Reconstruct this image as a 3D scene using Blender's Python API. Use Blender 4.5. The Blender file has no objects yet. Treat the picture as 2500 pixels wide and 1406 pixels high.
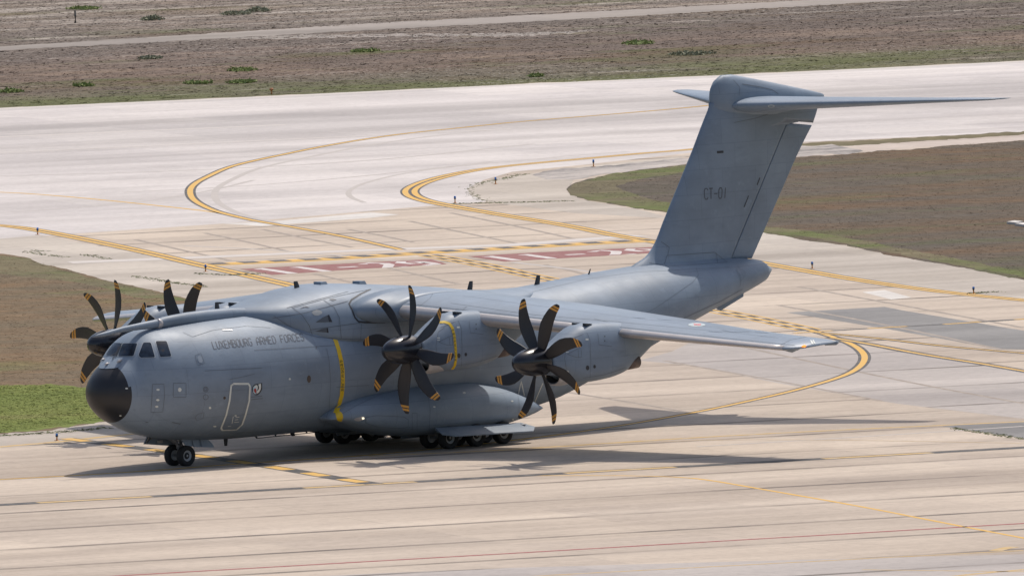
import bpy, bmesh, math, random
import numpy as np
from mathutils import Vector, Matrix
from mathutils.bvhtree import BVHTree
from mathutils.geometry import tessellate_polygon

sc = bpy.context.scene
# ------------------------------------------------------------------ camera
W0, H0, FPX = 2500.0, 1406.0, 38292.3
CAM = Vector((-439.88022, -469.90537, 47.915396))
FW = Vector((0.7016740725, 0.7096993754, -0.0630895610))
RT = Vector((0.7098001903, -0.7039697717, -0.0247032480))
UP = Vector((0.0619450235, 0.0274473538, 0.9977020882))
cd = bpy.data.cameras.new('camera'); cam = bpy.data.objects.new('camera', cd)
sc.collection.objects.link(cam); sc.camera = cam
cd.sensor_width = 36.0; cd.sensor_fit = 'HORIZONTAL'; cd.lens = FPX / W0 * 36.0
cd.clip_start = 50.0; cd.clip_end = 12000.0
M = Matrix((RT, UP, -FW)).transposed().to_4x4(); M.translation = CAM
cam.matrix_world = M
# ------------------------------------------------------------------ sky, sun, exposure
SUN = Vector((-0.545, -0.165, -1.0)).normalized()
world = bpy.data.worlds.new('World'); sc.world = world; world.use_nodes = True
wn = world.node_tree; wn.nodes.clear()
sky = wn.nodes.new('ShaderNodeTexSky'); sky.sky_type = 'NISHITA'; sky.sun_disc = False
sky.sun_elevation = math.asin(-SUN.z); sky.sun_rotation = math.atan2(-SUN.x, -SUN.y)
sky.air_density = 1.0; sky.dust_density = 3.0; sky.ozone_density = 0.4
bg = wn.nodes.new('ShaderNodeBackground'); bg.inputs['Strength'].default_value = 0.118
wo = wn.nodes.new('ShaderNodeOutputWorld')
wn.links.new(sky.outputs[0], bg.inputs[0]); wn.links.new(bg.outputs[0], wo.inputs[0])
sl = bpy.data.lights.new('sun', 'SUN'); sl.energy = 2.75; sl.angle = math.radians(0.53); sl.color = (1.0, 0.94, 0.86)
so = bpy.data.objects.new('sun', sl); sc.collection.objects.link(so)
so.rotation_euler = SUN.to_track_quat('-Z', 'Y').to_euler(); so.location = (0, 0, 80)
sc.view_settings.view_transform = 'Standard'; sc.view_settings.look = 'None'
sc.view_settings.exposure = 0.10; sc.view_settings.gamma = 1.0
sc.render.engine = 'CYCLES'; sc.cycles.max_bounces = 6

rng = np.random.default_rng(7); random.seed(7)

# ------------------------------------------------------------------ helpers
def ray(u, v):
    return (FW * FPX + RT * (u - W0 / 2) - UP * (v - H0 / 2)).normalized()
def G(u, v, z=0.0):
    d = ray(u, v); t = (z - CAM.z) / d.z; return CAM + d * t
def onY(u, v, y):
    d = ray(u, v); t = (y - CAM.y) / d.y; return CAM + d * t
WM = {}
def link(o, parent=None, world=None):
    sc.collection.objects.link(o)
    w = world if world is not None else Matrix.Identity(4)
    WM[o.name] = w
    if parent is not None:
        o.parent = parent; o.matrix_basis = WM[parent.name].inverted() @ w
    else:
        o.matrix_basis = w
    return o
def mesh(name, verts, faces, mats, parent=None, smooth=True, world=None, fm=None):
    me = bpy.data.meshes.new(name)
    me.from_pydata([tuple(map(float, v)) for v in verts], [], [tuple(int(i) for i in f) for f in faces])
    if not isinstance(mats, (list, tuple)): mats = [mats]
    for m in mats: me.materials.append(m)
    if fm is not None: me.polygons.foreach_set('material_index', fm)
    me.polygons.foreach_set('use_smooth', [smooth] * len(me.polygons))
    me.update()
    o = bpy.data.objects.new(name, me)
    if world is None:
        base = WM[parent.name].translation.copy() if parent is not None else Vector((0, 0, 0))
        world = Matrix.Translation(base)
        me.transform(Matrix.Translation(-base))
    return link(o, parent, world)
def tag(o, label=None, cat=None, group=None, kind=None):
    if label: o['label'] = label
    if cat: o['category'] = cat
    if group: o['group'] = group
    if kind: o['kind'] = kind
    return o
def bvh(verts, faces): return BVHTree.FromPolygons([tuple(map(float, v)) for v in verts], [tuple(int(i) for i in f) for f in faces])
class MB:
    def __init__(s): s.v = []; s.f = []; s.m = []
    def add(s, v, f, m=0):
        n = len(s.v); s.v += [tuple(map(float, q)) for q in v]; s.f += [tuple(int(i) + n for i in q) for q in f]; s.m += [m] * len(f); return s
    def build(s, name, mats, parent=None, smooth=True, world=None):
        return mesh(name, s.v, s.f, mats, parent, smooth, world, s.m)
def loft(rings, cap=(True, True), close=True):
    n = len(rings[0]); v = np.concatenate([np.asarray(r, float) for r in rings]); f = []
    for i in range(len(rings) - 1):
        for j in range(n if close else n - 1):
            k = (j + 1) % n
            f.append((i * n + j, i * n + k, (i + 1) * n + k, (i + 1) * n + j))
    if cap[0]: f.append(tuple(range(n))[::-1])
    if cap[1]: f.append(tuple(range((len(rings) - 1) * n, len(rings) * n)))
    return v, f
def tube(path, r, n=12, cap=True):
    P = [Vector(p) for p in path]; rr = r if isinstance(r, (list, tuple)) else [r] * len(P); rings = []
    for i, p in enumerate(P):
        t = (P[min(i + 1, len(P) - 1)] - P[max(i - 1, 0)]).normalized()
        a = t.cross(Vector((0, 0, 1)))
        if a.length < 1e-3: a = t.cross(Vector((0, 1, 0)))
        a.normalize(); b = a.cross(t)
        rings.append([p + (a * math.cos(w) + b * math.sin(w)) * rr[i] for w in np.linspace(0, 2 * math.pi, n, endpoint=False)])
    return loft(rings, (cap, cap))
def box(c, s, R=None):
    v = []
    for x in (-1, 1):
        for y in (-1, 1):
            for z in (-1, 1):
                p = Vector((x * s[0] / 2, y * s[1] / 2, z * s[2] / 2))
                if R is not None: p = R @ p
                v.append(p + Vector(c))
    return v, [(0, 1, 3, 2), (4, 6, 7, 5), (0, 4, 5, 1), (2, 3, 7, 6), (0, 2, 6, 4), (1, 5, 7, 3)]
def slab(pts, off):
    """solid plate from a 3-D outline and a thickness vector"""
    n = len(pts); o = Vector(off); v = [Vector(p) for p in pts] + [Vector(p) + o for p in pts]
    f = [tuple(range(n)), tuple(range(2 * n - 1, n - 1, -1))] + [(i, i + n, (i + 1) % n + n, (i + 1) % n) for i in range(n)]
    return v, f
def sup(w, zc, zt, zb, nu, nl, N, x, yc=0.0, yup=None):
    r = []
    for t in np.linspace(0, 2 * math.pi, N, endpoint=False):
        c, s = math.cos(t), math.sin(t); n = nu if s >= 0 else nl; h = (zt - zc) if s >= 0 else (zc - zb)
        r.append((x, yc + w * math.copysign(abs(c) ** (2 / n), c), zc + h * math.copysign(abs(s) ** (2 / n), s)))
    return r
def pchip(xs, ys, xq):
    xs = np.asarray(xs, float); ys = np.asarray(ys, float); h = np.diff(xs); d = np.diff(ys) / h
    m = np.zeros_like(ys); m[0], m[-1] = d[0], d[-1]
    for i in range(1, len(xs) - 1):
        if d[i - 1] * d[i] > 0:
            w1 = 2 * h[i] + h[i - 1]; w2 = h[i] + 2 * h[i - 1]; m[i] = (w1 + w2) / (w1 / d[i - 1] + w2 / d[i])
    xq = np.clip(np.asarray(xq, float), xs[0], xs[-1]); i = np.clip(np.searchsorted(xs, xq) - 1, 0, len(xs) - 2)
    t = (xq - xs[i]) / h[i]
    return ((1 + 2 * t) * (1 - t) ** 2 * ys[i] + t * (1 - t) ** 2 * h[i] * m[i] + t * t * (3 - 2 * t) * ys[i + 1] + t * t * (t - 1) * h[i] * m[i + 1])
# surface decals: points are found on the modelled skin and lifted a few millimetres off it
def hit(trees, u, v):
    d = ray(u, v); best = None
    for t in trees:
        q = t.ray_cast(CAM, d)
        if q[0] is not None and (best is None or q[3] < best[2]):
            n = q[1] if q[1].dot(d) < 0 else -q[1]; best = (q[0], n, q[3])
    return best
def dens(pts, step=6.0, closed=False):
    P = list(pts) + ([pts[0]] if closed else []); out = []
    for a, b in zip(P[:-1], P[1:]):
        k = max(1, int(math.hypot(b[0] - a[0], b[1] - a[1]) / step))
        for i in range(k): out.append((a[0] + (b[0] - a[0]) * i / k, a[1] + (b[1] - a[1]) * i / k))
    if not closed: out.append(P[-1])
    return out
def chaikin(pts, n=2, closed=True):
    for _ in range(n):
        o = []
        m = len(pts)
        rngi = range(m) if closed else range(m - 1)
        if not closed: o.append(pts[0])
        for i in rngi:
            a, b = pts[i], pts[(i + 1) % m]
            o.append((a[0] * .75 + b[0] * .25, a[1] * .75 + b[1] * .25)); o.append((a[0] * .25 + b[0] * .75, a[1] * .25 + b[1] * .75))
        if not closed: o.append(pts[-1])
        pts = o
    return pts
def ribbon(mb, trees, pts, w, off=.006, closed=False, step=6.0, m=0):
    H = [hit(trees, *p) for p in dens(pts, step, closed)]
    runs = [[]]
    for h in H:
        if h is None or (runs[-1] and (h[0] - runs[-1][-1][0]).length > 1.2): runs.append([])
        if h is not None: runs[-1].append(h)
    if closed and len(runs) == 1: runs[0] += [runs[0][0], runs[0][1]]
    for R in runs:
        if len(R) < 2: continue
        v = []; f = []
        for i, h in enumerate(R):
            t = (R[min(i + 1, len(R) - 1)][0] - R[max(i - 1, 0)][0])
            if t.length < 1e-6: t = Vector((1, 0, 0))
            s = h[1].cross(t.normalized()).normalized() * (w / 2); c = h[0] + h[1] * off
            v += [c - s, c + s]
            if i: f.append((2 * i - 2, 2 * i, 2 * i + 1, 2 * i - 1))
        mb.add(v, f, m)
def blob(mb, trees, bnd, off=.008, rings=5, m=0, step=5.0, closed_dens=True):
    B = dens(bnd, step, True); c = (sum(p[0] for p in B) / len(B), sum(p[1] for p in B) / len(B))
    v = []; n = len(B)
    for k in range(rings + 1):
        for p in B:
            q = (c[0] + (p[0] - c[0]) * (k + .02) / (rings + .02), c[1] + (p[1] - c[1]) * (k + .02) / (rings + .02))
            h = hit(trees, *q)
            v.append(None if h is None else h[0] + h[1] * off)
    f = [(k * n + j, k * n + (j + 1) % n, (k + 1) * n + (j + 1) % n, (k + 1) * n + j) for k in range(rings) for j in range(n)]
    f.append(tuple(range(n))[::-1]); f = [q for q in f if all(v[i] is not None for i in q)]
    used = sorted({i for q in f for i in q}); mp = {a: b for b, a in enumerate(used)}
    if f: mb.add([v[i] for i in used], [tuple(mp[i] for i in q) for q in f], m)
def each(name, mats, parent, jobs, smooth=True):
    o = None
    for j in jobs:
        mb = MB(); j(mb)
        if mb.f: o = mb.build(name, mats, parent, smooth)
    return o
def ell(u, v, a, b, n=14): return [(u + a * math.cos(t), v + b * math.sin(t)) for t in np.linspace(0, 2 * math.pi, n, endpoint=False)]
GL = {'L': [[(0, 1), (0, 0), (.9, 0)]], 'U': [[(0, 1), (0, .25), (.2, 0), (.7, 0), (.9, .25), (.9, 1)]], 'X': [[(0, 0), (.9, 1)], [(0, 1), (.9, 0)]],
 'E': [[(.9, 1), (0, 1), (0, 0), (.9, 0)], [(0, .5), (.75, .5)]], 'M': [[(0, 0), (0, 1), (.45, .4), (.9, 1), (.9, 0)]],
 'B': [[(0, 0), (0, 1), (.65, 1), (.85, .88), (.85, .65), (.65, .53), (0, .53)], [(.65, .53), (.9, .4), (.9, .12), (.7, 0), (0, 0)]],
 'O': [[(.2, 0), (0, .2), (0, .8), (.2, 1), (.7, 1), (.9, .8), (.9, .2), (.7, 0), (.2, 0)]], 'R': [[(0, 0), (0, 1), (.7, 1), (.9, .85), (.9, .62), (.7, .48), (0, .48)], [(.5, .48), (.9, 0)]],
 'G': [[(.9, .82), (.7, 1), (.2, 1), (0, .8), (0, .2), (.2, 0), (.7, 0), (.9, .2), (.9, .48), (.5, .48)]], 'A': [[(0, 0), (0, .7), (.3, 1), (.6, 1), (.9, .7), (.9, 0)], [(0, .42), (.9, .42)]],
 'D': [[(0, 0), (0, 1), (.6, 1), (.9, .75), (.9, .25), (.6, 0), (0, 0)]], 'F': [[(0, 0), (0, 1), (.9, 1)], [(0, .5), (.75, .5)]],
 'C': [[(.9, .82), (.7, 1), (.2, 1), (0, .8), (0, .2), (.2, 0), (.7, 0), (.9, .18)]], 'S': [[(.9, .85), (.7, 1), (.2, 1), (0, .85), (0, .65), (.2, .52), (.7, .48), (.9, .35), (.9, .15), (.7, 0), (.2, 0), (0, .15)]],
 'T': [[(0, 1), (.9, 1)], [(.45, 1), (.45, 0)]], '-': [[(.05, .48), (.85, .48)]], '0': [[(.2, 0), (0, .2), (0, .8), (.2, 1), (.6, 1), (.8, .8), (.8, .2), (.6, 0), (.2, 0)]],
 '1': [[(.1, .82), (.4, 1), (.4, 0)]], 'I': [[(.4, 1), (.4, 0)]], 'P': [[(0, 0), (0, 1), (.7, 1), (.9, .85), (.9, .6), (.7, .45), (0, .45)]], ' ': [],
 '2': [[(0, .8), (.2, 1), (.7, 1), (.9, .8), (.9, .6), (0, 0), (.95, 0)]], '9': [[(.9, .55), (.7, .42), (.2, .42), (0, .6), (0, .82), (.2, 1), (.7, 1), (.9, .82), (.9, .2), (.7, 0), (.1, 0)]]}
def strokes(text, quad, adv=1.25):
    """letter strokes mapped bilinearly into TL,TR,BR,BL"""
    TL, TR, BR, BL = quad; Wt = len(text) * adv - (adv - .9); out = []
    for i, ch in enumerate(text):
        for st in GL[ch]:
            o = []
            for a, b in st:
                s = (i * adv + a) / Wt; t = 1 - b
                o.append(((TL[0] * (1 - s) + TR[0] * s) * (1 - t) + (BL[0] * (1 - s) + BR[0] * s) * t,
                          (TL[1] * (1 - s) + TR[1] * s) * (1 - t) + (BL[1] * (1 - s) + BR[1] * s) * t))
            out.append(o)
    return out
# ------------------------------------------------------------------ materials
def nt_new(name):
    m = bpy.data.materials.new(name); m.use_nodes = True; nt = m.node_tree
    return m, nt, nt.nodes['Principled BSDF']
def N(nt, t, **k):
    n = nt.nodes.new(t)
    for a, b in k.items(): setattr(n, a, b)
    return n
def noise(nt, vec, scale, detail=4, rough=.55, dim='3D'):
    n = N(nt, 'ShaderNodeTexNoise'); n.inputs['Scale'].default_value = scale; n.inputs['Detail'].default_value = detail
    n.inputs['Roughness'].default_value = rough; nt.links.new(vec, n.inputs['Vector']); return n.outputs['Fac']
def mapv(nt, vec, scale=(1, 1, 1), rot=(0, 0, 0), loc=(0, 0, 0)):
    m = N(nt, 'ShaderNodeMapping'); m.inputs['Scale'].default_value = scale; m.inputs['Rotation'].default_value = rot; m.inputs['Location'].default_value = loc
    nt.links.new(vec, m.inputs['Vector']); return m.outputs[0]
def ramp(nt, fac, stops):
    r = N(nt, 'ShaderNodeValToRGB'); e = r.color_ramp.elements
    while len(e) < len(stops): e.new(.5)
    for i, (p, c) in enumerate(stops):
        e[i].position = p; e[i].color = (*c, 1) if len(c) == 3 else c
    nt.links.new(fac, r.inputs[0]); return r.outputs[0]
def g(x): return (x, x, x)
def mix(nt, a, b, fac, mode='MIX'):
    m = N(nt, 'ShaderNodeMix', data_type='RGBA', blend_type=mode)
    for s, v in ((0, fac), (6, a), (7, b)):
        if hasattr(v, 'links'): nt.links.new(v, m.inputs[s])
        else: m.inputs[s].default_value = v if s == 0 else (*v, 1)
    return m.outputs[2]
def plain(name, col, rough=.5, metal=0.0, spec=.5, coat=0.0):
    m, nt, b = nt_new(name); co = N(nt, 'ShaderNodeTexCoord').outputs['Object']
    f = noise(nt, co, 3.0, 3); c = mix(nt, tuple(x * .88 for x in col), tuple(min(1, x * 1.1) for x in col), f)
    nt.links.new(c, b.inputs['Base Color']); b.inputs['Roughness'].default_value = rough; b.inputs['Metallic'].default_value = metal
    b.inputs['Specular IOR Level'].default_value = spec; b.inputs['Coat Weight'].default_value = coat; return m
def paint(name, col, rough=.4, rot=(math.pi / 2, 0, 0)):
    m, nt, b = nt_new(name); co = N(nt, 'ShaderNodeTexCoord').outputs['Object']
    big = noise(nt, mapv(nt, co, (.35, .35, .5)), 1.0, 5, .6)
    c = mix(nt, tuple(x * .86 for x in col), tuple(x * 1.12 for x in col), ramp(nt, big, [(.35, g(0)), (.65, g(1))]))
    sp = noise(nt, mapv(nt, co, (2.2, 2.2, 2.2)), 1.0, 6, .7)                       # touched-up patches
    c = mix(nt, c, tuple(x * 1.16 for x in col), ramp(nt, sp, [(.58, g(0)), (.72, g(.8))]))
    st = noise(nt, mapv(nt, co, (.5, 6, 3)), 1.0, 5, .65)                            # grime drawn out along the airflow
    c = mix(nt, c, tuple(x * .78 for x in col), ramp(nt, st, [(.55, g(0)), (.78, g(.75))]))
    br = N(nt, 'ShaderNodeTexBrick'); nt.links.new(mapv(nt, co, (1, 1, 1), rot), br.inputs['Vector'])
    br.inputs['Scale'].default_value = 1.0; br.inputs['Brick Width'].default_value = 2.1; br.inputs['Row Height'].default_value = 1.05
    br.inputs['Mortar Size'].default_value = .011; br.inputs['Mortar Smooth'].default_value = .3; br.inputs['Mortar'].default_value = (.78, .79, .81, 1); br.offset = .37
    br.inputs['Color1'].default_value = (.955, .957, .965, 1); br.inputs['Color2'].default_value = (1.035, 1.035, 1.03, 1)
    c = mix(nt, c, br.outputs['Color'], 1.0, 'MULTIPLY')
    nt.links.new(c, b.inputs['Base Color'])
    r = noise(nt, co, 1.3, 5); rr = N(nt, 'ShaderNodeMapRange'); rr.inputs[3].default_value = rough - .08; rr.inputs[4].default_value = rough + .14
    nt.links.new(r, rr.inputs[0]); nt.links.new(rr.outputs[0], b.inputs['Roughness'])
    bu = N(nt, 'ShaderNodeBump'); bu.inputs['Strength'].default_value = .25; bu.inputs['Distance'].default_value = .03
    nt.links.new(noise(nt, co, .9, 4), bu.inputs['Height']); nt.links.new(bu.outputs[0], b.inputs['Normal'])
    return m
GREY = (.196, .246, .308)
M_grey = paint('aircraft_grey_paint', GREY, .50)
M_greyw = paint('wing_grey_paint', GREY, .44, (0, 0, 0))
M_greyd = paint('aircraft_darker_grey_paint', tuple(x * .86 for x in GREY), .42)
M_seam = plain('panel_seam', (.115, .137, .165), .6)
M_seal = plain('dark_seal', (.035, .038, .045), .6)
M_black = plain('radome_black', (.016, .0165, .02), .42)
M_spin = plain('spinner_black', (.012, .0125, .017), .25, coat=.25)
M_blade = plain('blade_black', (.02, .02, .024), .45)
M_orange = plain('blade_band_orange', (.62, .30, .05), .5)
M_tan = plain('blade_band_tan', (.22, .20, .12), .6)
M_slat = plain('slat_bare_metal', (.50, .47, .455), .38, .25)
M_yel = plain('stripe_yellow', (.72, .47, .012), .45)
M_white = plain('marking_white', (.62, .64, .60), .5)
M_text = plain('lettering_dark_grey', (.085, .10, .125), .55)
M_glass, _nt, _b = nt_new('cockpit_glass')
_b.inputs['Base Color'].default_value = (.012, .016, .024, 1); _b.inputs['Roughness'].default_value = .12; _b.inputs['Specular IOR Level'].default_value = .32
_c = N(_nt, 'ShaderNodeTexCoord').outputs['Object']
_nt.links.new(ramp(_nt, noise(_nt, _c, 2.2, 3), [(.35, (.010, .013, .020)), (.6, (.03, .045, .07)), (.75, (.08, .06, .05))]), _b.inputs['Base Color'])
M_tyre = plain('tyre_rubber', (.018, .018, .019), .8)
M_rim = plain('wheel_rim_grey', (.40, .41, .42), .5, .2)
M_gear = plain('gear_steel', (.36, .37, .39), .4, .4)
M_dark = plain('dark_bay', (.025, .027, .03), .8)
M_brown = plain('exhaust_heat_brown', (.16, .125, .115), .5, .5)
M_red = plain('marking_red', (.36, .05, .035), .5)
M_blue = plain('light_lens_blue', (.03, .17, .55), .3)
M_sky = plain('marking_pale_blue', (.45, .62, .72), .5)
M_lamp, _nt, _b = nt_new('landing_lamp'); _b.inputs['Base Color'].default_value = (.8, .75, .6, 1); _b.inputs['Roughness'].default_value = .15
_b.inputs['Emission Color'].default_value = (1, .86, .6, 1); _b.inputs['Emission Strength'].default_value = 1.3
M_nav, _nt, _b = nt_new('navigation_lamp_red'); _b.inputs['Base Color'].default_value = (.8, .15, .03, 1)
_b.inputs['Emission Color'].default_value = (1, .28, .05, 1); _b.inputs['Emission Strength'].default_value = 1.6

TW = math.radians(-22.0)       # direction of the runway and of the taxiway in plan
def pos(nt): return N(nt, 'ShaderNodeNewGeometry').outputs['Position']
def across(q): return -math.sin(TW) * q.x + math.cos(TW) * q.y
def concrete(name, c0, c1, stain=.5, joints=True, jrot=TW, jw=9.0, seed=0.0, rband=None):
    m, nt, b = nt_new(name); p = pos(nt); q = mapv(nt, p, (1, 1, 1), (0, 0, -TW), (seed, seed * 1.7, 0))
    a = noise(nt, mapv(nt, q, (.007, .10, 1)), 1.0, 6, .6)
    c = mix(nt, tuple(x * .93 for x in c0), tuple(x * 1.03 for x in c1), ramp(nt, a, [(.38, g(0)), (.60, g(1))]))
    s = noise(nt, mapv(nt, q, (.02, .45, 1), loc=(3, 9, 0)), 1.0, 6, .62)              # rubber and oil drawn along the traffic
    c = mix(nt, c, tuple(x * .70 for x in c0), ramp(nt, s, [(.52, g(0)), (.80, g(stain * .8))]))
    s2 = noise(nt, mapv(nt, q, (.006, .9, 1), loc=(7, 1, 0)), 1.0, 3, .5)              # thin wheel tracks
    c = mix(nt, c, tuple(x * .62 for x in c0), ramp(nt, s2, [(.64, g(0)), (.78, g(stain * .3))]))
    bl = noise(nt, mapv(nt, p, (.05, .05, 1)), 1.0, 6, .65)
    c = mix(nt, c, tuple(x * .80 for x in c0), ramp(nt, noise(nt, mapv(nt, p, (.09, .09, 1), loc=(21, 5, 0)), 1.0, 7, .72), [(.50, g(0)), (.70, g(.55))]))
    c = mix(nt, c, tuple(min(1, x * 1.13) for x in c1), ramp(nt, bl, [(.52, g(0)), (.72, g(.55))]))
    fg = noise(nt, p, 2.2, 6, .75)
    c = mix(nt, c, ramp(nt, fg, [(.25, g(.80)), (.5, g(1.0)), (.8, g(1.12))]), 1.0, 'MULTIPLY')
    br = N(nt, 'ShaderNodeTexBrick'); nt.links.new(q, br.inputs['Vector']); br.inputs['Scale'].default_value = 1.0; br.inputs['Brick Width'].default_value = 7.5; br.inputs['Row Height'].default_value = 7.5
    br.inputs['Mortar Size'].default_value = .0; br.offset = 0.0; br.inputs['Color1'].default_value = (.93, .93, .935, 1); br.inputs['Color2'].default_value = (1.04, 1.04, 1.03, 1); c = mix(nt, c, br.outputs['Color'], 1.0, 'MULTIPLY')
    if rband:
        sy = N(nt, 'ShaderNodeSeparateXYZ'); nt.links.new(mapv(nt, p, (1, 1, 1), (0, 0, -TW)), sy.inputs[0]); mr = N(nt, 'ShaderNodeMapRange'); mr.inputs[1].default_value = rband[1]; mr.inputs[2].default_value = rband[0]
        dd = N(nt, 'ShaderNodeMath', operation='MULTIPLY_ADD'); nt.links.new(noise(nt, mapv(nt, q, (.01, .12, 1)), 1.0, 4), dd.inputs[0]); dd.inputs[1].default_value = 5.0; nt.links.new(sy.outputs['Y'], dd.inputs[2]); nt.links.new(dd.outputs[0], mr.inputs[0])
        c = mix(nt, c, ramp(nt, mr.outputs[0], [(0, g(1.0)), (.40, g(.97)), (.50, g(.86)), (.72, g(.84)), (.80, g(1.02)), (1.0, g(1.08))]), 1.0, 'MULTIPLY')
    if joints:
        jq = mapv(nt, p, (1, 1, 1), (0, 0, -jrot)); wob = noise(nt, mapv(nt, p, (.05, .05, 1)), 1.0, 3)
        sx = N(nt, 'ShaderNodeSeparateXYZ'); nt.links.new(jq, sx.inputs[0])
        def line(sock, wd, period, amp):
            ad = N(nt, 'ShaderNodeMath', operation='MULTIPLY_ADD'); nt.links.new(wob, ad.inputs[0]); ad.inputs[1].default_value = .5; nt.links.new(sock, ad.inputs[2])
            dv = N(nt, 'ShaderNodeMath', operation='DIVIDE'); nt.links.new(ad.outputs[0], dv.inputs[0]); dv.inputs[1].default_value = period
            fr = N(nt, 'ShaderNodeMath', operation='FRACT'); nt.links.new(dv.outputs[0], fr.inputs[0])
            lt = N(nt, 'ShaderNodeMath', operation='LESS_THAN'); nt.links.new(fr.outputs[0], lt.inputs[0]); lt.inputs[1].default_value = wd / period
            mm = N(nt, 'ShaderNodeMath', operation='MULTIPLY'); nt.links.new(lt.outputs[0], mm.inputs[0])
            nn = ramp(nt, noise(nt, mapv(nt, p, (.09, .09, 1), loc=(amp * 9, 2, 0)), 1.0, 4, .7), [(.38, g(.15 * amp)), (.62, g(amp))])
            nt.links.new(nn, mm.inputs[1]); return mm.outputs[0]
        c = mix(nt, c, (.11, .09, .075), line(sx.outputs['Y'], .60, jw, .85))
        c = mix(nt, c, (.14, .12, .10), line(sx.outputs['X'], .07, jw, .25))
    nt.links.new(c, b.inputs['Base Color']); b.inputs['Roughness'].default_value = .85; b.inputs['Specular IOR Level'].default_value = .25
    return m
M_conc = concrete('taxiway_concrete', (.415, .338, .272), (.545, .455, .368), .75, True, TW, 8.6)
M_rwy = concrete('runway_concrete', (.49, .445, .42), (.60, .55, .52), .55, False, TW, 14.0, 5.0, (across(G(0, 265)), across(G(0, 440))))
M_pink = concrete('weathered_apron_concrete', (.385, .342, .315), (.46, .41, .375), .55, True, TW, 11.0, 2.0)
M_patchg = concrete('fresh_asphalt_patch', (.205, .196, .188), (.25, .238, .228), .25, False, seed=3.0)
M_pale = concrete('pale_concrete_repair', (.58, .54, .50), (.66, .62, .57), .2, False, seed=4.0)
M_should = concrete('cracked_shoulder_concrete', (.40, .345, .29), (.51, .45, .385), .6, False, seed=6.0)
def across(q): return -math.sin(TW) * q.x + math.cos(TW) * q.y
A_edge = across(G(1250, 207))
def scrub_col(nt, p, pal):
    q = mapv(nt, p, (1, 1, 1), (0, 0, -TW))
    a = noise(nt, mapv(nt, q, (.035, .085, 1)), 1.0, 9, .70)
    c = ramp(nt, a, pal['base'])
    gr = noise(nt, mapv(nt, q, (.04, .10, 1), loc=(11, 4, 0)), 1.0, 7, .65)
    if 'sand' in pal:
        sx = N(nt, 'ShaderNodeSeparateXYZ'); nt.links.new(q, sx.inputs[0]); wv = noise(nt, mapv(nt, q, (.03, .05, 1), loc=(1, 3, 0)), 1.0, 4, .6)
        d = N(nt, 'ShaderNodeMath', operation='MULTIPLY_ADD'); nt.links.new(wv, d.inputs[0]); d.inputs[1].default_value = 36.0; nt.links.new(sx.outputs['Y'], d.inputs[2])
        mr = N(nt, 'ShaderNodeMapRange'); mr.inputs[1].default_value = A_edge + 18.0; mr.inputs[2].default_value = A_edge + 138; nt.links.new(d.outputs[0], mr.inputs[0]); band = mr.outputs[0]
        c = mix(nt, c, ramp(nt, band, [(0, (.88, .93, .66)), (.10, (.95, .93, .76)), (.22, (1.0, .86, .74)), (.45, (.98, .90, .84)), (.62, (1.02, .97, .90)), (.85, (1.25, 1.18, 1.08))]), 1.0, 'MULTIPLY')
        gb = ramp(nt, band, [(0, g(.16)), (.12, g(.08)), (.25, g(.02)), (.5, g(0)), (.9, g(.0))]); ga = N(nt, 'ShaderNodeMath', operation='ADD'); nt.links.new(gr, ga.inputs[0]); nt.links.new(gb, ga.inputs[1]); gr = ga.outputs[0]
    c = mix(nt, c, pal['green'], ramp(nt, gr, [(pal['gt'], g(0)), (pal['gt'] + .16, g(.8))]))
    if 'sand' in pal:
        sd = noise(nt, mapv(nt, q, (.07, .30, 1), loc=(2, 8, 0)), 1.0, 8, .72)
        sb = ramp(nt, band, [(0, g(.0)), (.3, g(.0)), (.55, g(.03)), (.9, g(.10))]); sa = N(nt, 'ShaderNodeMath', operation='ADD'); nt.links.new(sd, sa.inputs[0]); nt.links.new(sb, sa.inputs[1])
        c = mix(nt, c, pal['sand'], ramp(nt, sa.outputs[0], [(pal['st'], g(0)), (pal['st'] + .14, g(.8))]))
    return c
def scrub(name, pal, blades=False):
    m, nt, b = nt_new(name); p = pos(nt); c = scrub_col(nt, p, pal)
    if blades:
        at = N(nt, 'ShaderNodeAttribute'); at.attribute_name = 'tint'
        c = mix(nt, c, ramp(nt, at.outputs['Fac'], [(0, g(.78)), (.5, g(1.05)), (1, g(1.5))]), 1.0, 'MULTIPLY')
    else:
        f = noise(nt, mapv(nt, p, (1.1, .45, 1), (0, 0, -TW)), 1.0, 9, .82)
        c = mix(nt, c, ramp(nt, f, [(.3, g(.58)), (.5, g(1.0)), (.72, g(1.5))]), 1.0, 'MULTIPLY')
        if 'sand' in pal:
            vo = N(nt, 'ShaderNodeTexVoronoi'); vo.inputs['Scale'].default_value = 1.9; nt.links.new(p, vo.inputs['Vector'])
            rk = noise(nt, mapv(nt, p, (.04, .04, 1), loc=(5, 5, 0)), 1.0, 5, .6)
            k = N(nt, 'ShaderNodeMath', operation='MULTIPLY'); nt.links.new(ramp(nt, vo.outputs['Distance'], [(.16, g(1)), (.24, g(0))]), k.inputs[0])
            nt.links.new(ramp(nt, rk, [(.47, g(0)), (.6, g(.8))]), k.inputs[1]); c = mix(nt, c, (.52, .47, .42), k.outputs[0])
    nt.links.new(c, b.inputs['Base Color']); b.inputs['Roughness'].default_value = .95; b.inputs['Specular IOR Level'].default_value = .1
    return m
PAL_far = dict(base=[(.30, (.105, .085, .066)), (.40, (.150, .122, .098)), (.48, (.145, .128, .118)), (.58, (.185, .156, .138)), (.70, (.27, .23, .19))], green=(.115, .125, .05), gt=.55, sand=(.46, .405, .35), st=.585)
PAL_right = dict(base=[(.30, (.098, .085, .060)), (.42, (.118, .098, .078)), (.52, (.125, .095, .068)), (.62, (.15, .098, .06)), (.74, (.19, .14, .085))], green=(.105, .118, .05), gt=.53)
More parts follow.
